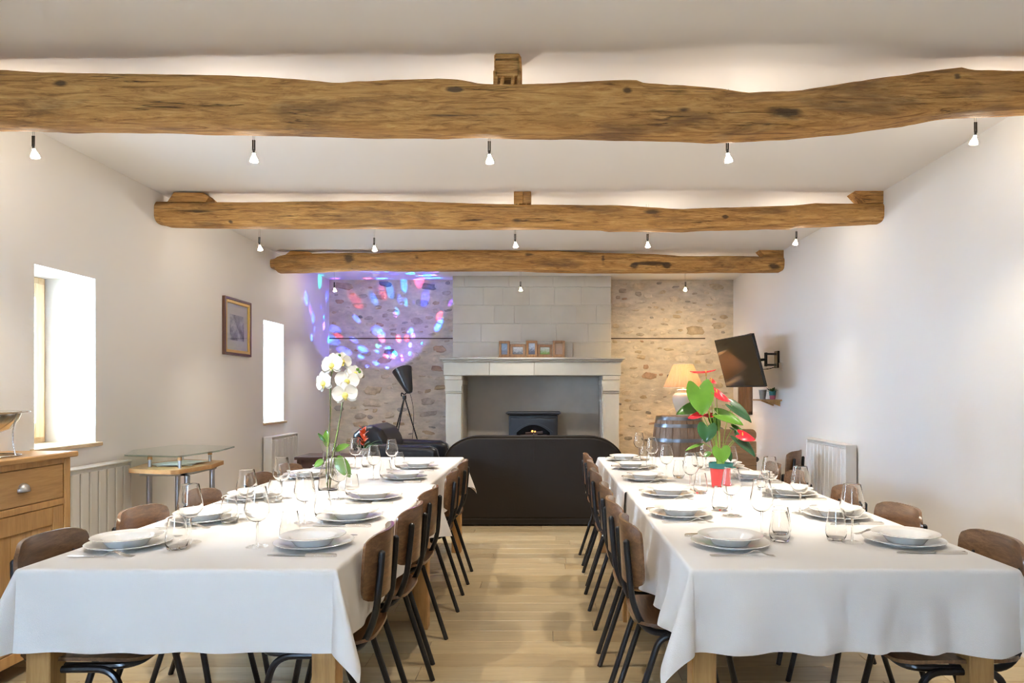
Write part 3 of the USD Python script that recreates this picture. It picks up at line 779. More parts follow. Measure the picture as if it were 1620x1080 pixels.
# ------------------------------------------------------------------ tables, cloths
TT = .757                                   # upper side of the table tops
CT = .7615                                  # upper side of the cloths
tables = {}
def table(x0, x1, y0, y1, label, inset=(0, 0)):
    t = thing('oak_dining_table', label, 'table', ((x0 + x1) / 2, (y0 + y1) / 2, 0), 0, 'oak tables under white cloths')
    w, l = (x1 - x0) / 2, (y1 - y0) / 2
    part(t, 'tabletop', bx(-w, w, -l, l, TT - .032, TT, .004), M_oak_y)
    for sx in (-1, 1):
        for sy in (-1, 1):
            part(t, 'leg', bx(sx * (w - .077 - inset[sx > 0]), sx * (w - .002 - inset[sx > 0]), sy * (l - .095), sy * (l - .02), 0, TT - .033, .003), M_oak)
        part(t, 'apron', bx(sx * (w - .052 - inset[sx > 0]), sx * (w - .027 - inset[sx > 0]), -l + .096, l - .096, TT - .125, TT - .033, .002), M_oak_y)
    for sy in (-1, 1):
        part(t, 'apron', bx(-w + .078 + inset[0], w - .078 - inset[1], sy * (l - .07), sy * (l - .045), TT - .125, TT - .033, .002), M_oak_y)


LA, LB, RA, RB = (-1.597, -.642), (-1.645, -.682), (.445, 1.425), (.43, 1.41)
Y0, YM, Y1 = 2.07, 3.81, 5.57
table(*LA, Y0, YM - .004, 'oak dining table nearest the viewer on the window side of the aisle')
table(*LB, YM, Y1, 'oak dining table at the far end of the left row')
table(*RA, Y0, YM - .004, 'oak dining table nearest the viewer on the right of the aisle', (0, .05))
table(*RB, YM, Y1, 'oak dining table at the far end of the right row', (0, .05))


def cloth(x0, x1, y0, y1, d_side, d_near, d_far, label, seed, z=CT, flare=None, amp=.016):
    """A draped sheet: flat over the table, falling over the edges, corners hanging in a pointed fold."""
    st_ = .018
    def axis_pts(a, b, da, db):
        n = max(int((b - a) / .05), 4)
        mid = np.linspace(a, b, n)
        lo = a - np.r_[np.linspace(da, .02, max(int(da / st_), 2)), .012, .006] if da > 0 else np.array([])
        hi = b + np.r_[.006, .012, np.linspace(.02, db, max(int(db / st_), 2))] if db > 0 else np.array([])
        return np.r_[lo, mid, hi]
    # fine along the edges so that the folds are smooth
    def dense(a, b, da, db):
        p = axis_pts(a, b, da, db)
        m = p[(p >= a) & (p <= b)]
        return np.r_[p[p < a], np.linspace(a, b, int((b - a) / st_)), p[p > b]]
    xs, ys = dense(x0, x1, d_side, d_side), dense(y0, y1, d_near, d_far)
    X, Y = np.meshgrid(xs, ys, indexing='ij')
    ex = np.where(X < x0, X - x0, np.where(X > x1, X - x1, 0)); ey = np.where(Y < y0, Y - y0, np.where(Y > y1, Y - y1, 0))
    r = np.hypot(ex, ey)
    bxp, byp = np.clip(X, x0, x1), np.clip(Y, y0, y1)
    ux, uy = ex / (r + 1e-9), ey / (r + 1e-9)
    r0 = .010
    ang = np.minimum(r / r0, PI / 2)
    out = r0 * np.sin(ang); drop = r0 * (1 - np.cos(ang)) + np.maximum(r - r0 * PI / 2, 0)
    s2 = 2 * np.abs(ux * uy)                                   # 1 on the diagonal of a corner
    # along-edge coordinate for folds
    along = np.where(np.abs(ex) > np.abs(ey), Y, X) + np.where(np.abs(ex) > np.abs(ey), 7.3 * np.sign(ex), 3.1 * np.sign(ey))
    q = np.clip(r / max(d_side, .1), 0, 1.3)
    f1 = np.sin(along * 2 * PI / .21 + 2.5 * meshkit.noise(np.stack([along * 2.2, 0 * along, 0 * along + seed], -1), seed) * 2)
    f2 = meshkit.fbm(np.stack([along * 5, q * 1.2, 0 * along + seed * 3.3], -1), 3, seed) - .5
    fold = amp * q ** 1.3 * (f1 * .55 + f2 * 2.2) * (1 - s2) ** 1
    lean = .03 * r
    ridge = (.34 * s2 ** 1.5) * np.maximum(r - .012, 0)
    o = out + lean + np.maximum(fold + amp * .5 * q, -.004) + ridge
    if flare is not None:
        fy, wid, am = flare                                     # (y, half width, amount): the open corner of an overlapping cloth swings out
        o = o + np.where(np.abs(ex) > 1e-6, am * q ** 1.5 * np.clip(1 - np.abs(Y - fy) / wid, 0, 1) ** 1.5, 0)
        drop = drop + np.where(np.abs(ex) > 1e-6, .05 * q ** 2 * np.clip(1 - np.abs(Y - fy) / wid, 0, 1), 0)
    z_ = z - .001 - drop * (1 - .35 * ridge / (r + 1e-6))
    v = np.stack([bxp + ux * o, byp + uy * o, z_], -1)
    return single('tablecloth', solid(v, len(xs), len(ys), .0022), M_cloth, label, 'tablecloth', 'white tablecloths', smooth=60)


OH = .252
cloth(LB[0], LB[1], 3.66, Y1, OH, 0, OH, 'white cloth over the far half of the left table row', 5, CT - .0024, amp=.014)
cloth(LA[0], LA[1], Y0, 3.93, OH, OH, 0, 'white cloth over the near half of the left table row, smooth front', 2, CT, flare=(3.93, .28, .07), amp=.012)
cloth(RB[0], RB[1], 3.66, Y1, OH, 0, OH, 'white cloth over the far half of the right table row', 9, CT - .0024, amp=.014)
cloth(RA[0], RA[1], Y0, 3.93, OH, OH, 0, 'white cloth over the near half of right table row, creased front', 14, CT, flare=(3.93, .28, .07), amp=.036)

# ------------------------------------------------------------------ dining chairs
def make_chair(t):
    """Faces +x. Bent ply seat and back on a black tube frame."""
    # seat
    o = Polygon([(-.19, -.155), (-.19, .155), (-.14, .175), (.14, .195), (.195, .165), (.205, .0), (.195, -.165), (.14, -.195), (-.14, -.175)]).buffer(.02).buffer(-.01)
    xs = np.linspace(-.2, .2, 15); ys = np.linspace(-1, 1, 15)
    G = np.zeros((15, 15, 3))
    for i, x in enumerate(xs):
        half = .178 + .012 * (x + .2) / .4
        e = abs(x) / .2
        half *= (1 - .16 * e ** 8)
        for j, s in enumerate(ys):
            G[i, j] = (x * (1 - .06 * s ** 6), s * half, .452 + .012 * (s * s) - .010 * (x / .2) ** 3 * (x > 0) + .006 * (x / .2) ** 2 * (x < 0))
    part(t, 'seat', solid(G, 15, 15, .011), M_ply, smooth=50)
    # backrest: curved, rounded corners
    G = np.zeros((17, 13, 3))
    for i, s in enumerate(np.linspace(-1, 1, 17)):
        for j, q in enumerate(np.linspace(-1, 1, 13)):
            hwid = .182 * (1 - .07 * max(q, 0) ** 6 - .10 * max(-q, 0) ** 4)
            hh = .115 * (1 - .20 * abs(s) ** 6)
            yv, zv = s * hwid, .703 + q * hh
            x = -.222 + .050 * s * s - .10 * (zv - .57) * .55
            G[i, j] = (x, yv, zv)
    part(t, 'backrest', solid(G, 17, 13, .011), M_ply, smooth=50)
    # two uprights that bend forward under the seat and join in front
    yb = .125
    for s in (-1, 1):
        path = fillet([(-.2305, s * .120, .762), (-.230, s * .120, .757), (-.2297, s * .1205, .748), (-.228, s * .122, .72), (-.212, s * .135, .54), (-.165, s * .145, .432), (.02, s * .15, .430)], .09, 7)
        part(t, 'back_tube', tube(path, np.minimum(.0118, np.sqrt(np.maximum(.0118 ** 2 - np.maximum(path[:, 2] - .7505, 0) ** 2, .004 ** 2))), 10), M_black)
    part(t, 'seat_tube', tube(fillet([(-.02, -.15, .430), (.165, -.15, .430), (.165, .15, .430), (-.02, .15, .430)], .07, 7), .0118, 10), M_black)
    for s in (-1, 1):
        top = .425
        fr = fillet([(.205, s * .195, 0), (.115, s * .165, top), (-.02, s * .163, top + .001)], .075, 8)
        rr = fillet([(-.255, s * .165, 0), (-.115, s * .163, top), (-.02, s * .163, top + .001)], .075, 8)
        part(t, 'front_leg', tube(fr, .0115, 10), M_black)
        part(t, 'rear_leg', tube(rr, .0115, 10), M_black)
        for q in (.735, .655):
            part(t, 'rivet', at(trimesh.creation.icosphere(1, .006), (-.222 + .05 * (.125 / .18) ** 2 - .055 * (q - .57) + .006, s * .125, q)), M_black)
    return t


chair = Kind(make_chair, 'dining_chair', 'chair', 'dark ply and black tube dining chairs')
order = ['first', 'second', 'third', 'fourth', 'fifth', 'sixth']
def chairs(ys, x, rz, where, jit=.012):
    for k, y in enumerate(ys):
        chair.put((x + rng.uniform(-jit, jit), y, 0), rz + rng.uniform(-.05, .05), f'dark ply and black tube chair, {order[k]} from viewer on {where}')
chairs([2.42, 2.91, 3.42, 4.17, 4.74], -.775, PI, 'aisle side of left table')
chairs([2.31, 2.82, 3.30, 3.98, 4.46], -1.475, 0, 'window side of left table')
chairs([2.60, 3.06, 3.54, 4.20, 4.72, 5.25], .515, 0, 'aisle side of right table')
chairs([2.29, 2.87, 3.43, 4.08, 4.55], 1.305, PI, 'wall side of right table')
chair.put((1.86, 5.66, 0), PI * .80, 'dark ply and black tube chair turned aside near the right radiator')

# ------------------------------------------------------------------ place settings
def make_dinner(t):
    pr = [(0, .0015), (.062, .0015), (.066, .0), (.072, .0), (.074, .004), (.088, .0075), (.134, .0175), (.135, .0190), (.1335, .0200), (.090, .0105), (.078, .0065), (.0, .0055)]
    part(t, 'plate_body', lathe(pr, 56), M_porcelain, smooth=40); return t
def make_soup(t):
    pr = [(0, .0015), (.050, .0015), (.054, .0), (.059, .0), (.062, .004), (.078, .024), (.082, .0275), (.110, .0315), (.1115, .0330), (.110, .0345), (.082, .0310), (.074, .026), (.056, .007), (.0, .0055)]
    part(t, 'plate_body', lathe(pr, 56), M_porcelain, smooth=40); return t
def make_wine(t):
    bowl = [(.0045, .086), (.012, .0875), (.028, .096), (.0405, .117), (.0425, .128), (.041, .140), (.029, .207), (.0282, .2075), (.0400, .140), (.0413, .128), (.0393, .1178), (.0273, .0972), (.012, .0892), (0, .0885)]
    part(t, 'bowl', lathe(bowl, 40), M_glass, smooth=35)
    part(t, 'stem', lathe([(.006, .006), (.0042, .014), (.0036, .03), (.0036, .070), (.0045, .086)], 16), M_glass)
    part(t, 'foot', lathe([(0, .0), (.0365, .0), (.0370, .001), (.0365, .002), (.020, .0035), (.006, .006), (0, .006)], 40), M_thin)
    return t
def make_tumbler(t):
    part(t, 'glass_wall', lathe([(0, 0), (.026, 0), (.030, .003), (.0355, .022), (.0365, .034), (.034, .056), (.0255, .108), (.0245, .1085), (.0327, .056), (.0352, .034), (.0338, .022), (.0285, .011), (0, .010)], 40), M_glass, smooth=35)
    return t
def bent(poly, h, f):
    m = prism(poly, h)
    m = m.subdivide_to_size(.012)
    v = np.array(m.vertices); v[:, 2] += f(v[:, 0]); m.vertices = v
    return m
def make_fork(t):
    """Lies along x, tines towards +x, tines down."""
    hd = Polygon([(-.105, -.004), (-.108, 0), (-.105, .004), (-.085, .0062), (-.04, .0045), (.02, .0028), (.035, .004), (.045, .0095), (.056, .0115), (.056, -.0115), (.045, -.0095), (.035, -.004), (.02, -.0028), (-.04, -.0045), (-.085, -.0062)])
    f = lambda x: .003 + .015 * np.exp(-((x - .042) / .026) ** 2) * 1.0
    part(t, 'handle', bent(hd, .0018, f), M_steel, smooth=40)
    for k in range(4):
        yc = -.0093 + k * .0062
        part(t, 'tine', bent(Polygon([(.054, yc - .0015), (.100, yc - .001), (.104, yc), (.100, yc + .001), (.054, yc + .0015)]), .0016, lambda x: .0012 + .0018 * np.clip((.1 - x) / .04, 0, 2) + .015 * np.exp(-((x - .042) / .026) ** 2)), M_steel, smooth=40)
    return t
def make_knife(t):
    """Lies along x, handle towards +x."""
    part(t, 'handle', hull(np.vstack([[[x, sy * w, z] for sy in (-1, 1) for z in (.0, hgt)] for x, w, hgt in ((.015, .0065, .0075), (.02, .0075, .0095), (.09, .0085, .0095), (.112, .0075, .0085), (.117, .004, .006))])), M_steel)
    part(t, 'blade', hull(np.vstack([[[x, y, z] for z in (.003, .0045)] for x, y in ((.016, -.006), (.016, .006), (-.02, .0085), (-.085, .0095), (-.108, .003), (-.112, -.005), (-.06, -.007))])), M_brushed)
    return t


KD = Kind(make_dinner, 'dinner_plate', 'plate', 'white dinner plates'); KS = Kind(make_soup, 'soup_plate', 'plate', 'white soup plates stacked on dinner plates')
KW = Kind(make_wine, 'wine_glass', 'wine glass', 'wine glasses on the tables'); KT = Kind(make_tumbler, 'water_tumbler', 'glass', 'water tumblers on the tables')
KF = Kind(make_fork, 'fork', 'fork', 'forks beside the plates'); KK = Kind(make_knife, 'knife', 'knife', 'knives beside the plates')


def setting(px, py, where, k, side, wine, tumbler):
    """side -1: guest on the left of the table (fork towards the viewer); +1: guest on the right (knife towards the viewer)."""
    z = CT + .0006
    a = f'{order[k]} setting from viewer, {where}'
    KD.put((px, py, z), rng.uniform(0, 6), f'white dinner plate at {a}')
    KS.put((px + rng.uniform(-.006, .006), py + rng.uniform(-.006, .006), z + .0074), rng.uniform(0, 6), f'white soup plate at {a}')
    yf, yk = (py - .152, py + .152) if side < 0 else (py + .152, py - .152)
    KF.put((px - side * -.0 + (.0 if side < 0 else .0), yf, z), (0 if side < 0 else PI) + rng.uniform(-.06, .06), f'steel fork at {a}')
    KK.put((px + side * .01, yk, z), (PI if side < 0 else 0) + rng.uniform(-.06, .06), f'steel knife at {a}')
    KW.put((wine[0], wine[1], z), 0, f'stemmed wine glass at {a}')
    KT.put((tumbler[0], tumbler[1], z), 0, f'stemless water glass at {a}')


for k, (p, w, t) in enumerate([((-.807, 2.375), (-.997, 2.355), (-.915, 2.44)), ((-.822, 2.86), (-.983, 2.78), (-.955, 2.92)), ((-.855, 3.40), (-1.031, 3.39), (-1.0, 3.52)), ((-.862, 4.17), (-1.046, 4.14), (-1.0, 4.25)), ((-.885, 4.75), (-1.053, 4.66), (-1.03, 4.80))]):
    setting(*p, 'aisle side of left table', k, 1, w, t)
for k, (p, w, t) in enumerate([((-1.440, 2.36), (-1.262, 2.42), (-1.255, 2.32)), ((-1.42, 2.82), (-1.258, 2.87), (-1.29, 2.78)), ((-1.46, 3.38), (-1.317, 3.40), (-1.31, 3.30)), ((-1.485, 4.22), (-1.32, 4.24), (-1.30, 4.14)), ((-1.50, 4.80), (-1.325, 4.74), (-1.27, 4.83))]):
    setting(*p, 'window side of left table', k, -1, w, t)
for k, (p, w, t) in enumerate([((.640, 2.374), (.805, 2.55), (.835, 2.44)), ((.580, 2.94), (.800, 2.95), (.782, 3.07)), ((.625, 3.52), (.775, 3.66), (.81, 3.58)), ((.60, 4.13), (.74, 4.2), (.82, 4.22)), ((.59, 4.73), (.755, 4.86), (.73, 4.74)), ((.60, 5.29), (.735, 5.40), (.76, 5.28))]):
    setting(*p, 'aisle side of right table', k, -1, w, t)
for k, (p, w, t) in enumerate([((1.262, 2.41), (1.085, 2.42), (1.045, 2.46)), ((1.234, 2.90), (1.115, 2.995), (.87, 2.53)), ((1.255, 3.52), (1.12, 3.42), (1.17, 3.66)), ((1.26, 4.16), (1.105, 4.09), (1.06, 4.2)), ((1.25, 4.78), (1.09, 4.66), (1.06, 4.76))]):
    setting(*p, 'wall side of right table', k, 1, w, t)

# ------------------------------------------------------------------ orchid in a glass carafe
CXY = (-1.178, 3.69)
cr = thing('glass_carafe', 'flared clear glass carafe holding the orchid on left table', 'carafe', (*CXY, CT + .0006))
part(cr, 'carafe_wall', lathe([(0, 0), (.048, 0), (.052, .004), (.053, .02), (.047, .08), (.031, .15), (.027, .18), (.030, .21), (.044, .262), (.0425, .2625), (.0285, .21), (.0255, .18), (.0295, .15), (.0455, .08), (.0508, .02), (.047, .008), (0, .007)], 40), M_glass, smooth=35)
part(cr, 'water', lathe([(0, .0078), (.046, .0085), (.0498, .02), (.0444, .08), (.036, .118), (0, .118)], 36), pane('carafe_water', (.90, .88, .84), 1.33))


def petal_mesh(length, width, cup=.25, th=.0012, tip=1.25, nu=11, nv=8):
    """A petal along +x from the origin."""
    G = np.zeros((nu, nv, 3))
    for i, t in enumerate(np.linspace(0, 1, nu)):
        w = width / 2 * (math.sin(PI * min(t * .96 + .03, 1) ** tip) ** .55 + .03)
        for j, s in enumerate(np.linspace(-1, 1, nv)):
            G[i, j] = (t * length, s * w, cup * length * (t * t * -.5 + .25 * t) + cup * width * .35 * s * s)
    return solid(G, nu, nv, th)


def frame_to(n, up=(0, 0, 1)):
    n = np.asarray(n, float) / np.linalg.norm(n)
    x = np.cross(up, n); x /= np.linalg.norm(x)
    y = np.cross(n, x)
    M = np.eye(4); M[:3, 0], M[:3, 1], M[:3, 2] = x, y, n
    return M


orc = thing('orchid', 'white moth orchid with two stalks standing in the glass carafe', 'flower', (*CXY, CT + .0006))
base = np.array([*CXY, CT + .0006])
def loc(px, py, dD=0): return P(px, py, CXY[1] + dD) - base
def flower(px, py, dD, n, size, roll):
    c = loc(px, py, dD)
    M = frame_to(n); M = M @ trimesh.transformations.rotation_matrix(roll, [0, 0, 1]); M[:3, 3] = c
    lip = cat(at(trimesh.creation.icosphere(2, .012 * size / .05), (0, -.006, .010), s=1), at(petal_mesh(.024, .016, .5), (0, -.008, .012), rz=-PI / 2))
    lip.apply_transform(M)
    fl = part(orc, 'flower', lip, M_lip, label='white orchid bloom with yellow centre')
    for g_, (ln, wd) in ((PI / 2, (1.0, .72)), (PI / 2 + 2.2, (.95, .62)), (PI / 2 - 2.2, (.95, .62))):
        m = at(petal_mesh(ln * size, wd * size, .3), (0, 0, 0), rz=g_); m.apply_transform(M); part(fl, 'sepal', m, M_petal, smooth=60)
    for g_ in (.22, PI - .22):
        m = at(petal_mesh(1.02 * size, 1.18 * size, .22, tip=1.1), (0, 0, .003), rz=g_); m.apply_transform(M); part(fl, 'petal', m, M_petal, smooth=60)


flower(526, 577, -.02, (-.35, -1, .15), .066, .1)
flower(541, 571, .03, (.7, -.8, .25), .054, -.2)
flower(513, 605, .0, (-.6, -.9, -.1), .064, .25)
flower(549, 602, -.02, (.3, -1, .1), .064, -.1)
flower(546, 623, -.04, (.1, -1, -.15), .068, .15)
flower(561, 590, .02, (.75, -.7, .3), .048, -.3)
part(orc, 'stalk', tube(spline([[-.004, 0, .012], loc(520, 690), loc(523, 640), loc(525, 590), loc(534, 572)], 24), .0026, 7), M_stem)
part(orc, 'stalk', tube(spline([[.006, .006, .012], loc(531, 695), loc(541, 640), loc(548, 605), loc(558, 592)], 24), .0026, 7), M_stem)
part(orc, 'support_stick', tube([[.0, -.008, .012], loc(521, 700, -.01), loc(524, 588, -.01)], .0022, 6), M_stick)
part(orc, 'support_stick', tube([[.010, -.004, .012], loc(532, 700, -.01), loc(543, 632, -.01)], .0022, 6), M_stick)
for px, py, r_ in ((566, 584, .009), (569, 588, .008), (537, 562, .008)):
    part(orc, 'bud', at(trimesh.creation.icosphere(2, r_), loc(px, py)), M_leaf[0])


def leaf(o, a, tip, width, n, m, heart=False, name='leaf', th=.0014, droop=.06):
    """A leaf blade from a to tip, facing n; heart-shaped leaves have two lobes behind their stalk."""
    a, tip, n = (np.asarray(q, float) for q in (a, tip, n))
    d = tip - a; ln = np.linalg.norm(d); d /= ln
    n = n - d * (n @ d); n /= np.linalg.norm(n); s = np.cross(n, d)
    nu, nv = 13, 9
    G = np.zeros((nu, nv, 3))
    for i, t in enumerate(np.linspace(0, 1, nu)):
        if heart:
            w = width / 2 * (math.sin(PI * (t * .86 + .14) ** .72) ** .8 if t < 1 else 0)
        else:
            w = width / 2 * math.sin(PI * (t * .94 + .05) ** .85) ** .7
        for j, q in enumerate(np.linspace(-1, 1, nv)):
            back_ = -.24 * ln * (1 - t) ** 2 * min(abs(q) * 1.6, 1) if heart else 0
            G[i, j] = a + d * (t * ln + back_) + s * q * w + n * (-droop * ln * (2 * t - 1) ** 2 + .10 * width * q * q + .03 * width * (1 - q * q))
    return part(o, name, solid(G, nu, nv, th), m, smooth=60)


leaf(orc, loc(533, 722, -.05), loc(554, 755, -.05), .075, (-.2, -1, .3), M_leaf[0])
leaf(orc, loc(530, 712, .02), loc(553, 704, .02), .055, (0, -.6, .8), M_leaf[0])
leaf(orc, loc(518, 706, .03), loc(516, 680, .05), .045, (-.3, -1, .2), M_leaf[0])
leaf(orc, loc(514, 698, .0), loc(503, 685, .0), .020, (-.3, -1, .5), M_leaf[1])
leaf(orc, loc(512, 728, -.02), loc(497, 738, -.02), .045, (0, -.8, .7), M_leaf[0])

# ------------------------------------------------------------------ anthurium
AX, AY = .975, 3.81
an = thing('potted_anthurium', 'red flowering anthurium in a red pot with teal rim on right table', 'plant', (AX, AY, CT + .0006))
base = np.array([AX, AY, CT + .0006])
def loc2(px, py, dD=0): return P(px, py, AY + dD) - base
part(an, 'pot', lathe([(0, 0), (.046, 0), (.049, .003), (.060, .115), (.058, .115), (.047, .01), (0, .01)], 40), M_redpot)
part(an, 'inner_pot', lathe([(.0605, .108), (.0655, .110), (.0668, .136), (.064, .137), (.058, .112)], 40), M_tealpot)
part(an, 'soil', lathe([(0, .122), (.040, .121), (.0595, .118), (.0585, .112), (0, .112)], 24), M_soil)
LEAVES = [((1106, 612), (1111, 657), 42, (.05, -1, .35), 0, -.03), ((1104, 643), (1070, 655), 22, (0, -.8, .7), 1, .02), ((1119, 674), (1117, 700), 29, (-.2, -1, .25), 2, -.06), ((1138, 655), (1176, 672), 24, (.1, -.8, .75), 0, .0),
          ((1158, 641), (1189, 668), 24, (.4, -.8, .6), 2, .04), ((1160, 676), (1180, 688), 14, (.2, -.7, .8), 1, .03), ((1166, 692), (1195, 722), 20, (.5, -.9, .4), 2, -.02), ((1140, 710), (1143, 732), 28, (.05, -1, .4), 0, -.09),
          ((1112, 701), (1084, 712), 7, (0, -.5, .9), 0, -.04), ((1124, 715), (1114, 722), 9, (-.3, -.8, .6), 1, -.06), ((1151, 715), (1156, 730), 13, (.5, -.9, .3), 2, .0), ((1128, 660), (1137, 682), 18, (0, -1, .4), 1, .06)]
for (a0, b0), (a1, b1), wpx, n, m, dd in LEAVES:
    A, B = loc2(a0, b0, dd), loc2(b1 * 0 + a1, b1, dd - .015)
    leaf(an, A, B, wpx / F * AY * 1.05, n, M_leaf[m], heart=wpx > 10)
    foot = np.array([A[0] * .16, A[1] * .3, .118])
    part(an, 'leaf_stalk', tube(spline([foot, foot * .5 + A * .5 + [-.12 * A[0], .01, .03], A], 12), .0022, 6), M_stem)
SP = [((1117, 596), (1100, 591), (1133, 588), 12, (0, -.25, 1), .0), ((1133, 623), (1131, 622), (1154, 637), 15, (.2, -.8, .6), -.02), ((1107, 658), (1109, 655), (1088, 663), 11, (-.2, -.8, .6), -.03), ((1174, 690), (1170, 688), (1194, 697), 15, (.3, -.9, .3), -.03), ((1125, 604), (1124, 601), (1133, 607), 6, (0, -1, .3), .06), ((1122, 657), (1126, 657), (1112, 659), 9, (0, -.7, .7), .02)]
for (cx_, cy_), (a0, b0), (a1, b1), wpx, n, dd in SP:
    A, B, C = loc2(a0, b0, dd), loc2(a1, b1, dd - .01), loc2(cx_, cy_, dd)
    sp = leaf(an, A, B, wpx / F * AY * 1.1, n, M_spathe, heart=True, name='spathe', droop=-.08)
    nn = np.asarray(n, float) / np.linalg.norm(n)
    part(sp, 'spadix', tube([C + nn * .002, C + nn * .006 + [0, 0, .012], C + nn * .008 + [-.003, 0, .034 if cy_ < 600 else .022]], [.0035, .004, .002], 7), M_spadix)
    foot = np.array([C[0] * .15, C[1] * .3 + .005, .118])
    part(an, 'flower_stalk', tube(spline([foot, foot * .5 + C * .5 + [-.10 * C[0], .01, .03], C], 12), .002, 6), M_stem)

# ------------------------------------------------------------------ left side furniture
# oak sideboard
sb = thing('oak_sideboard', 'light oak sideboard with cup handles below the near window', 'sideboard', (-2.37, 3.41, 0))
# local: x = 0 is the front face, runs to -y
bays = [(-.575, -.05), (-1.16, -.635)]
part(sb, 'carcass', cat(bx(-.325, -.0235, -1.21, -.012, .08, .972, .003), bx(-.03, 0, -.050, -.006, .0, .972, .004), bx(-.03, 0, -1.216, -1.16, .0, .972, .004), bx(-.03, 0, -.635, -.575, .08, .972, .004), bx(-.03, 0, -1.16, -.05, .945, .972, .002), bx(-.03, 0, -1.16, -.05, .745, .775, .002), bx(-.03, 0, -1.16, -.05, .08, .13, .002)), M_oak)
part(sb, 'worktop', bx(-.328, .028, -1.24, .012, .973, 1.0, .005), M_oak_y)
for a, b in bays:
    dw = part(sb, 'drawer', bx(-.02, -.004, a + .003, b - .003, .778, .942, .003), M_oak_y)
    cup = trimesh.creation.icosphere(3, .034); v = np.array(cup.vertices); v[:, 0] = np.maximum(v[:, 0] * .75, -.002); v[:, 2] = np.maximum(v[:, 2], -.006); cup.vertices = v
    cup.apply_translation((-.004, a * .56 + b * .44 if False else (a + b) / 2 + .0, .848))
    part(dw, 'cup_handle', cup, M_brushed, label='brushed metal cup handle')
    dr = part(sb, 'door', cat(bx(-.02, -.003, a + .003, a + .075, .133, .742, .003), bx(-.02, -.003, b - .075, b - .003, .133, .742, .003), bx(-.02, -.003, a + .075, b - .075, .655, .742, .003), bx(-.02, -.003, a + .075, b - .075, .133, .22, .003)), M_oak)
    n_ = 3; w_ = (b - a - .15) / n_
    for k in range(n_):
        part(dr, 'door_plank', bx(-.018, -.012, a + .075 + k * w_ + .0005, a + .075 + (k + 1) * w_ - .0005, .22, .655, .0015), M_oak)

# chrome fruit bowl on the sideboard
fb = thing('chrome_bowl', 'chrome wire-stand fruit bowl on the oak sideboard', 'bowl', (-2.545, 3.10, 1.0))
part(fb, 'bowl', lathe([(0, .105), (.05, .108), (.09, .125), (.120, .165), (.132, .196), (.158, .205), (.158, .207), (.130, .1985), (.118, .167), (.088, .128), (.05, .111), (0, .108)], 48), M_steel)
part(fb, 'rim_wire', cat(*[tube(np.array([((.158 + .004) * math.cos(g_), (.162) * math.sin(g_), .204) for g_ in np.linspace(0, 2 * PI, 49)]), .003, 6)]), M_steel)
for g_ in (.1, .1 + 2 * PI / 3, .1 + 4 * PI / 3):
    part(fb, 'leg', tube(spline([(.135 * math.cos(g_), .135 * math.sin(g_), .195), (.115 * math.cos(g_), .115 * math.sin(g_), .10), (.128 * math.cos(g_), .128 * math.sin(g_), .004)], 10), .003, 6), M_steel)
part(fb, 'base_ring', tube(np.array([(.128 * math.cos(g_), .128 * math.sin(g_), .004) for g_ in np.linspace(0, 2 * PI, 49)]), .004, 6), M_steel)

# radiators
def radiator(x, y0, y1, z0, z1, side, label):
    """side +1 on the left wall (front towards +x), -1 on the right wall."""
    t = thing('panel_radiator', label, 'radiator', (x, (y0 + y1) / 2, 0), 0, 'white panel radiators')
    l = (y1 - y0) / 2
    part(t, 'panel', bx(side * .02, side * .080, -l, l, z0, z1, .004), M_radiator)
    n = int(round((y1 - y0) / .075))
    for k in range(n):
        a = -l + (y1 - y0) * k / n
        part(t, 'rib', bx(side * .079, side * .094, a + .006, a + (y1 - y0) / n - .006, z0 + .02, z1 - .02, .005), M_radiator)
    part(t, 'top_grille', bx(side * .012, side * .098, -l - .004, l + .004, z1, z1 + .012, .003), M_radiator)
    for s in (-1, 1):
        part(t, 'wall_bracket', bx(0, side * .03, s * (l - .15) - .02, s * (l - .15) + .02, z0 + .05, z1 - .05, .002), M_radiator)
        part(t, 'end_cap', bx(side * .012, side * .096, s * l - .004 * s, s * (l + .006), z0, z1 + .011, .003), M_radiator)
radiator(XL, 3.36, 4.29, .16, .855, 1, 'white panel radiator below the near window beside the sideboard')
radiator(XL, 6.49, 7.16, .16, .850, 1, 'white panel radiator below the far left window')
radiator(XR, 5.10, 5.86, .16, .885, -1, 'white panel radiator on the right wall')

# console with glass top
ct = thing('glass_console', 'small glass-topped console with beech shelf by left wall', 'console table', (-2.40, 4.45, 0))
gp = Polygon([(.20, -.38), (-.13, -.30), (-.27, .02), (-.22, .42), (.20, .30), (.25, -.02)]).buffer(.03, quad_segs=6)
gm = prism(gp, .010); gm.apply_translation((0, 0, .905))
part(ct, 'glass_top', gm, M_tableglass, smooth=30)
sp_ = Polygon([(.14, -.30), (-.14, -.22), (-.20, .05), (-.12, .30), (.15, .22), (.19, -.02)]).buffer(.04, quad_segs=6)
sm = prism(sp_, .026); sm.apply_translation((0, 0, .795))
part(ct, 'shelf', sm, M_orangewood)
for x, y in ((.13, -.22), (-.09, -.16), (.12, .18), (-.09, .22)):
    part(ct, 'glass_post', tube([(x, y, .821), (x, y, .868)], .010, 10), M_brushed)
    part(ct, 'post_cap', tube([(x, y, .868), (x, y, .9048)], [.014, .012], 10), M_orangewood)
for x, y in ((.15, -.17), (-.14, -.08), (.13, .19), (-.11, .20)):
    part(ct, 'leg', tube([(x, y, .768), (x, y, 0)], .017, 12), M_brushed)
part(ct, 'shelf_rail', cat(bx(.115, .15, -.19, .21, .768, .795, .003), bx(-.14, .15, -.19, -.165, .768, .795, .003), bx(-.14, .15, .19, .215, .768, .795, .003)), M_brushed)
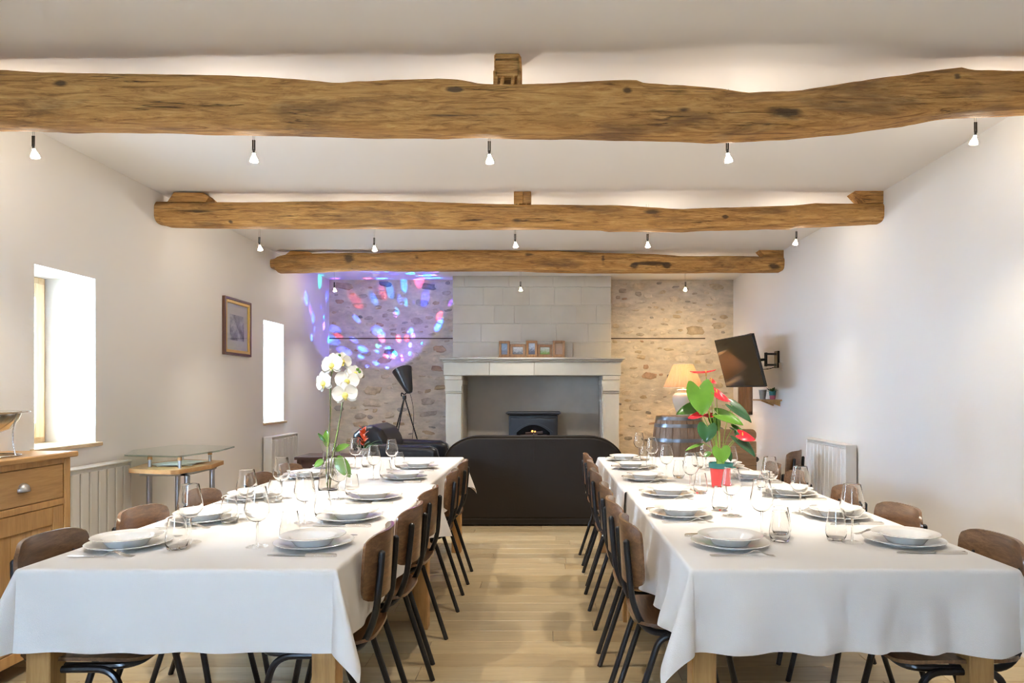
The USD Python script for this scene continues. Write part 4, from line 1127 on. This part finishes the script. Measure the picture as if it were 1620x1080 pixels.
for k in range(4):
    m = bx(-.10, .10, -.13, .13, 0, .004, .0005)
    single('paper_sheet', m, M_paper, ['bottom', 'second', 'third', 'topmost'][k] + ' loose booklet in the stack on the glass console shelf', 'paper', 'booklets on the console', loc=(-2.40 + .01 * k, 4.46 - .012 * k, .8212 + .0042 * k), rz=.3 - .22 * k, smooth=20)

# framed print on the left wall
pc = thing('framed_print', 'framed grey engraving with gilt slip on the left wall', 'picture', (XL, 5.94, 1.85))
hy, hz = .255, .245
def rim(h0, h1, x0, x1, w):
    return cat(bx(x0, x1, -h0, -h0 + w, -h1, h1, .003), bx(x0, x1, h0 - w, h0, -h1, h1, .003), bx(x0, x1, -h0 + w, h0 - w, h1 - w, h1, .003), bx(x0, x1, -h0 + w, h0 - w, -h1, -h1 + w, .003))
part(pc, 'frame', rim(hy, hz, .0, .028, .022), mat('picture_frame_brown', (.13, .055, .03), .35))
part(pc, 'gilt_slip', rim(hy - .021, hz - .021, .004, .024, .026), M_gilt)
part(pc, 'mount', bx(.004, .010, -hy + .04, hy - .04, -hz + .04, hz - .04, 0), M_mount, smooth=False)
eng = usdkit.material(stage, L + 'engraving', {'tc': ('texture_coordinate', {}), 'n': ('noise_texture', {'scale': 9.0, 'detail': 8.0, 'roughness': .7}), 'r': ('rgb_ramp', {'ramp': [(.38, (.12, .12, .125)), (.52, (.34, .33, .31)), (.62, (.58, .56, .50))]}), 'p': ('principled_bsdf', {'roughness': .6})},
                       [('tc.object', 'n.vector'), ('n.fac', 'r.fac'), ('r.color', 'p.base_color')], surface='p.BSDF')
part(pc, 'print', bx(.010, .0112, -.135, .135, -.115, .105, 0), eng, smooth=False)
part(pc, 'glazing', bx(.014, .016, -hy + .04, hy - .04, -hz + .04, hz - .04, 0), M_window, smooth=False)

# side table with bromeliad
sdt = thing('dark_side_table', 'dark stained side table holding the bromeliad', 'side table', (-2.05, 6.68, 0))
part(sdt, 'tabletop', bx(-.34, .37, -.21, .21, .645, .672, .004), M_dark)
for sx in (-.30, .33):
    for sy in (-.17, .17):
        part(sdt, 'leg', bx(sx - .02, sx + .02, sy - .02, sy + .02, 0, .644, .003), M_dark)
for q in (-.166, .166): part(sdt, 'apron', bx(-.28, .31, q - .009, q + .009, .565, .644, .002), M_dark)
part(sdt, 'lower_shelf', bx(-.28, .31, -.16, .16, .22, .238, .003), M_dark)
BRX, BRY = -1.79, 6.68
br = thing('bromeliad', 'orange flowering bromeliad in a small pot behind left table', 'plant', (BRX, BRY, .672))
part(br, 'pot', lathe([(0, 0), (.04, 0), (.055, .07), (.0525, .07), (.04, .01), (0, .01)], 28), M_ceramic)
part(br, 'soil', lathe([(0, .062), (.050, .060), (.049, .054), (0, .054)], 20), M_soil)
for k in range(13):
    g_ = k * 2.4; h_ = .09 + .012 * k; ln = .062 - .0022 * k
    a = np.array([.004 * math.cos(g_), .004 * math.sin(g_), h_])
    leaf(br, a, a + [ln * math.cos(g_), ln * math.sin(g_),   .035 + .002 * k], .040, (-math.cos(g_) * .6, -math.sin(g_) * .6, .8), M_bract, name='bract', droop=.12)
for k in range(9):
    g_ = k * 2.4 + .5
    a = np.array([.01 * math.cos(g_), .01 * math.sin(g_), .07])
    leaf(br, a, a + [.17 * math.cos(g_), .12 * math.sin(g_), .09 - .006 * k], .026, (-math.cos(g_) * .6, -math.sin(g_) * .6, .8), M_leaf[1 + k % 2], droop=.14)

# ------------------------------------------------------------------ right side furniture
# wine barrel with lamp
BAX, BAY = 1.50, 7.72
bb = thing('wine_barrel', 'upright oak wine barrel with grey hoops carrying the table lamp', 'barrel', (BAX, BAY, 0))
def br_(z):
    t_ = (z - .56) / .46
    return .245 + .050 * (1 - t_ * t_)
ZB0, ZB1 = .10, 1.015
nst = 22
zz = np.linspace(ZB0, ZB1, 9)
for k in range(nst):
    g0, g1 = 2 * PI * k / nst + .006, 2 * PI * (k + 1) / nst - .006
    gg = np.linspace(g0, g1, 3)
    v = []
    for z in zz:
        for g_ in gg: v.append((br_(z) * math.cos(g_), br_(z) * math.sin(g_), z))
    part(bb, 'stave', solid(np.array(v), len(zz), 3, .016), M_stave, smooth=40)
part(bb, 'barrel_head', cat(lathe([(0, .985), (br_(.985) - .008, .985), (br_(.985) - .008, 1.0), (0, 1.0)], 40), lathe([(0, .13), (br_(.13) - .012, .13), (br_(.13) - .012, .145), (0, .145)], 40)), M_stave)
for z0, z1 in ((.975, 1.012), (.895, .935), (.735, .775), (.34, .38), (.20, .24), (.105, .14)):
    r0_, r1_ = br_(z0) + .0095, br_(z1) + .0095
    part(bb, 'hoop', lathe([(r0_, z0), (r1_, z1), (r1_ - .003, z1), (r0_ - .003, z0)], 48, closed=True), M_hoop)
part(bb, 'stand', cat(bx(-.24, .24, -.16, -.09, 0, .098, .006), bx(-.24, .24, .09, .16, 0, .098, .006)), M_oak)
part(bb, 'lid_board', bx(-.17, .17, -.17, .17, 1.0, 1.02, .003), M_stave)
LZ = 1.02
tb = thing('table_lamp', 'white ceramic table lamp with pleated cream shade on the barrel', 'lamp', (BAX + .05, BAY, LZ))
part(tb, 'base', lathe([(0, 0), (.070, 0), (.074, .012), (.082, .05), (.112, .14), (.122, .19), (.118, .225), (.095, .25), (.062, .262), (.060, .278), (.072, .284), (.072, .292), (.03, .30), (0, .30)], 40), M_ceramic, smooth=40)
part(tb, 'neck', lathe([(.012, .298), (.010, .33), (.016, .335), (.016, .36), (0, .36)], 16), M_ceramic)
shade_m = usdkit.material(stage, L + 'lamp_shade', {'d': ('diffuse_bsdf', {'color': (.66, .50, .37)}), 't': ('translucent_bsdf', {'color': (.55, .40, .28)}), 'm': ('mix_closure', {'fac': .5})}, [('d.BSDF', 'm.closure1'), ('t.BSDF', 'm.closure2')], surface='m.closure')
v = []
npl = 96
zs = np.linspace(0, 1, 6)
for g_ in np.linspace(0, 2 * PI, npl + 1):
    for t_ in zs:
        r_ = .222 + (.108 - .222) * t_
        r_ += .0016 * (1 if int(round(g_ / (2 * PI) * npl)) % 2 else -1)
        v.append((r_ * math.cos(g_), r_ * math.sin(g_), .315 + .265 * t_))
part(tb, 'shade', solid(np.array(v), npl + 1, 6, .0012), shade_m, smooth=False)
part(tb, 'shade_band', cat(tube(np.array([(.2225 * math.cos(g_), .2225 * math.sin(g_), .317) for g_ in np.linspace(0, 2 * PI, 65)]), .003, 6), tube(np.array([(.1085 * math.cos(g_), .1085 * math.sin(g_), .579) for g_ in np.linspace(0, 2 * PI, 49)]), .003, 6)), M_paper)
part(tb, 'shade_carrier', cat(*[tube([(0, 0, .345), (.15 * math.cos(g_), .15 * math.sin(g_), .48)], .002, 5) for g_ in (0, 2.1, 4.2)]), M_brushed)
blb = trimesh.creation.icosphere(2, .032); blb.apply_translation((0, 0, .405))
part(tb, 'light_bulb', blb, emit('table_lamp_bulb', (1.0, .68, .36), 150.0))

# television on its wall arm
TVW, TVH = .885, .515
A_, B_, C_ = np.array([1.790, 7.25, 1.835]), np.array([1.925, 6.375, 1.835]), np.array([1.925, 7.25, 1.34])
tx = (B_ - A_) / np.linalg.norm(B_ - A_)
dn = C_ - A_; dn -= tx * (dn @ tx); dn /= np.linalg.norm(dn)
nf = np.cross(tx, dn) * -1
nf = nf if nf[0] < 0 else -nf
Mt = np.eye(4); Mt[:3, 0], Mt[:3, 1], Mt[:3, 2] = tx, -dn, np.cross(tx, -dn)
Mt[:3, 3] = A_ + tx * TVW / 2 + dn * TVH / 2
front = 1 if Mt[:3, 2] @ nf > 0 else -1
tv = thing('television', 'black flat television tilted down on an arm from right wall', 'television')
def tvp(m): m = m.copy(); m.apply_transform(Mt); return m
part(tv, 'housing', tvp(cat(bx(-TVW / 2, TVW / 2, -TVH / 2, TVH / 2, -front * .02, front * .006, .004), bx(-TVW * .38, TVW * .38, -TVH * .38, TVH * .3, -front * .055, -front * .018, .01))), M_blackmatt)
part(tv, 'screen', tvp(bx(-TVW / 2 + .012, TVW / 2 - .012, -TVH / 2 + .018, TVH / 2 - .012, front * .0055, front * .0075, 0)), mat('screen_black', (.008, .008, .009), .09), smooth=False)
ctr = Mt[:3, 3] - Mt[:3, 2] * front * .056
wm = thing('wall_bracket', 'black folding wall arm carrying the television', 'wall bracket', (0, 0, 0))
MY, MZ = 6.86, 1.615
part(wm, 'wall_plate', bx(XR - .022, XR, MY - .05, MY + .05, MZ - .085, MZ + .085, .004), M_black)
part(wm, 'swing_arm', cat(bx(XR - .13, XR - .02, MY - .012, MY + .012, MZ + .045, MZ + .065, .003), bx(XR - .13, XR - .02, MY - .012, MY + .012, MZ - .065, MZ - .045, .003), bx(XR - .135, XR - .11, MY - .014, MY + .014, MZ - .07, MZ + .07, .003)), M_blackmatt)
part(wm, 'front_arm', tube([(XR - .12, MY, MZ), ctr + [.02, 0, 0]], .014, 10), M_black)
part(wm, 'mounting_head', tvp(bx(-.10, .10, -.10, .10, -front * .054, -front * .070, .003)), M_black)
part(wm, 'cable', tube(spline([ctr + [.03, .05, -.05], [XR - .15, MY - .03, MZ - .10], [XR - .03, MY, MZ - .075]], 12), .004, 6), M_black)
single('wall_socket', bx(XR - .012, XR, 6.72, 6.80, 1.50, 1.58, .004), M_white, 'white square wall socket beside the television arm', 'socket')

# corner shelf with two pots
sh = thing('wall_shelf', 'small wooden bracket shelf with two pots below the television', 'shelf', (XR, 6.90, 1.20))
part(sh, 'board', bx(-.20, 0, -.16, .16, 0, .014, .002), M_oak_y)
for yy in (-.10, .10):
    part(sh, 'bracket', at(xz_prism([(0, 0), (-.14, 0), (0, -.055)], -.008, .008), (0, yy, 0)), M_oak)
zp = thing('zinc_pot', 'ribbed zinc pot on the small wall shelf', 'pot', (XR - .135, 6.92, 1.214))
pr = [(0, 0), (.028, 0)]
for k in range(5): pr += [(.029 + .002 * k, .012 + .016 * k), (.031 + .002 * k, .016 + .016 * k), (.0295 + .002 * k, .020 + .016 * k)]
pr += [(.042, .096), (.040, .096), (.027, .006), (0, .006)]
part(zp, 'pot_wall', lathe(pr, 28), M_zinc)
kp = thing('small_houseplant', 'small green houseplant in teal and pink pot on wall shelf', 'plant', (XR - .055, 6.86, 1.214))
part(kp, 'pot', lathe([(0, 0), (.026, 0), (.029, .03), (.031, .040)], 24), M_pinkpot)
part(kp, 'pot_rim', lathe([(.031, .040), (.036, .082), (.034, .082), (.031, .07), (0, .07)], 24), M_tealpot)
for k in range(16):
    g_ = k * 2.4; r_ = .028 + .045 * ((k * 7) % 10) / 10
    leaf(kp, (.006 * math.cos(g_), .006 * math.sin(g_), .07), (r_ * math.cos(g_), r_ * math.sin(g_), .085 + .045 * ((k * 3) % 7) / 7), .024, (-math.cos(g_) * .4, -math.sin(g_) * .4, 1), M_leaf[2 if k % 3 else 1])

# rustic armchair beyond the right table
ra = thing('plank_armchair', 'rustic plank-backed armchair with dark arms beside the barrel', 'armchair', (1.68, 6.28, 0), 0)
for k in range(4):
    z0 = .50 + k * .1125
    p = rrect(.50, .110, .012 if k < 3 else .045, cx=0, cy=0) if k == 3 else rrect(.50, .110, .006)
    m = xz_prism(p, -.012, .012); m.apply_translation((0, .0, z0 + .055))
    part(ra, 'back_plank', m, M_chairwood)
for s in (-1, 1):
    part(ra, 'rear_post', bx(s * .20 - .02, s * .20 + .02, .014, .054, 0, .92, .004), M_chairwood)
    part(ra, 'front_post', bx(s * .25 - .022, s * .25 + .022, .46, .504, 0, .64, .004), M_chairwood)
    part(ra, 'armrest', bx(s * .25 - .04, s * .25 + .04, .02, .53, .641, .69, .016), M_leather2)
    part(ra, 'side_panel', bx(s * .25 - .02, s * .25 + .02, .04, .46, .30, .64, .006), M_leather2)
part(ra, 'seat', bx(-.225, .225, .06, .50, .38, .46, .02), M_leather2)

# ------------------------------------------------------------------ coloured light of the party bulb
src = apex + axis * .235
prng = np.random.default_rng(21)
o_ = str(tl.GetPath())
ax2 = np.array([-.42, .36, .83]); ax2 /= np.linalg.norm(ax2)
spot(o_ + '/wash_light', src, src + ax2, (.22, .16, 1.0), 3.6, 52, .25, .012)
COL = [(.02, .10, 1.0), (.03, .06, 1.0), (.0, .25, 1.0), (.25, .08, 1.0), (.0, .7, .8), (.05, .9, .35), (1.0, .06, .12), (1.0, .12, .45)]
for k in range(110):
    th, ph = math.acos(1 - prng.random() * (1 - math.cos(math.radians(50)))), prng.uniform(0, 2 * PI)
    F3 = frame_to(ax2)[:3, :3]
    d = F3 @ np.array([math.sin(th) * math.cos(ph), math.sin(th) * math.sin(ph), math.cos(th)])
    c = COL[prng.choice(8, p=(.30, .22, .16, .1, .06, .04, .07, .05))]
    spot(o_ + f'/beam_light_{k:03d}', src, src + d, c, prng.uniform(20, 95), prng.uniform(1.2, 3.4), .8, .004)
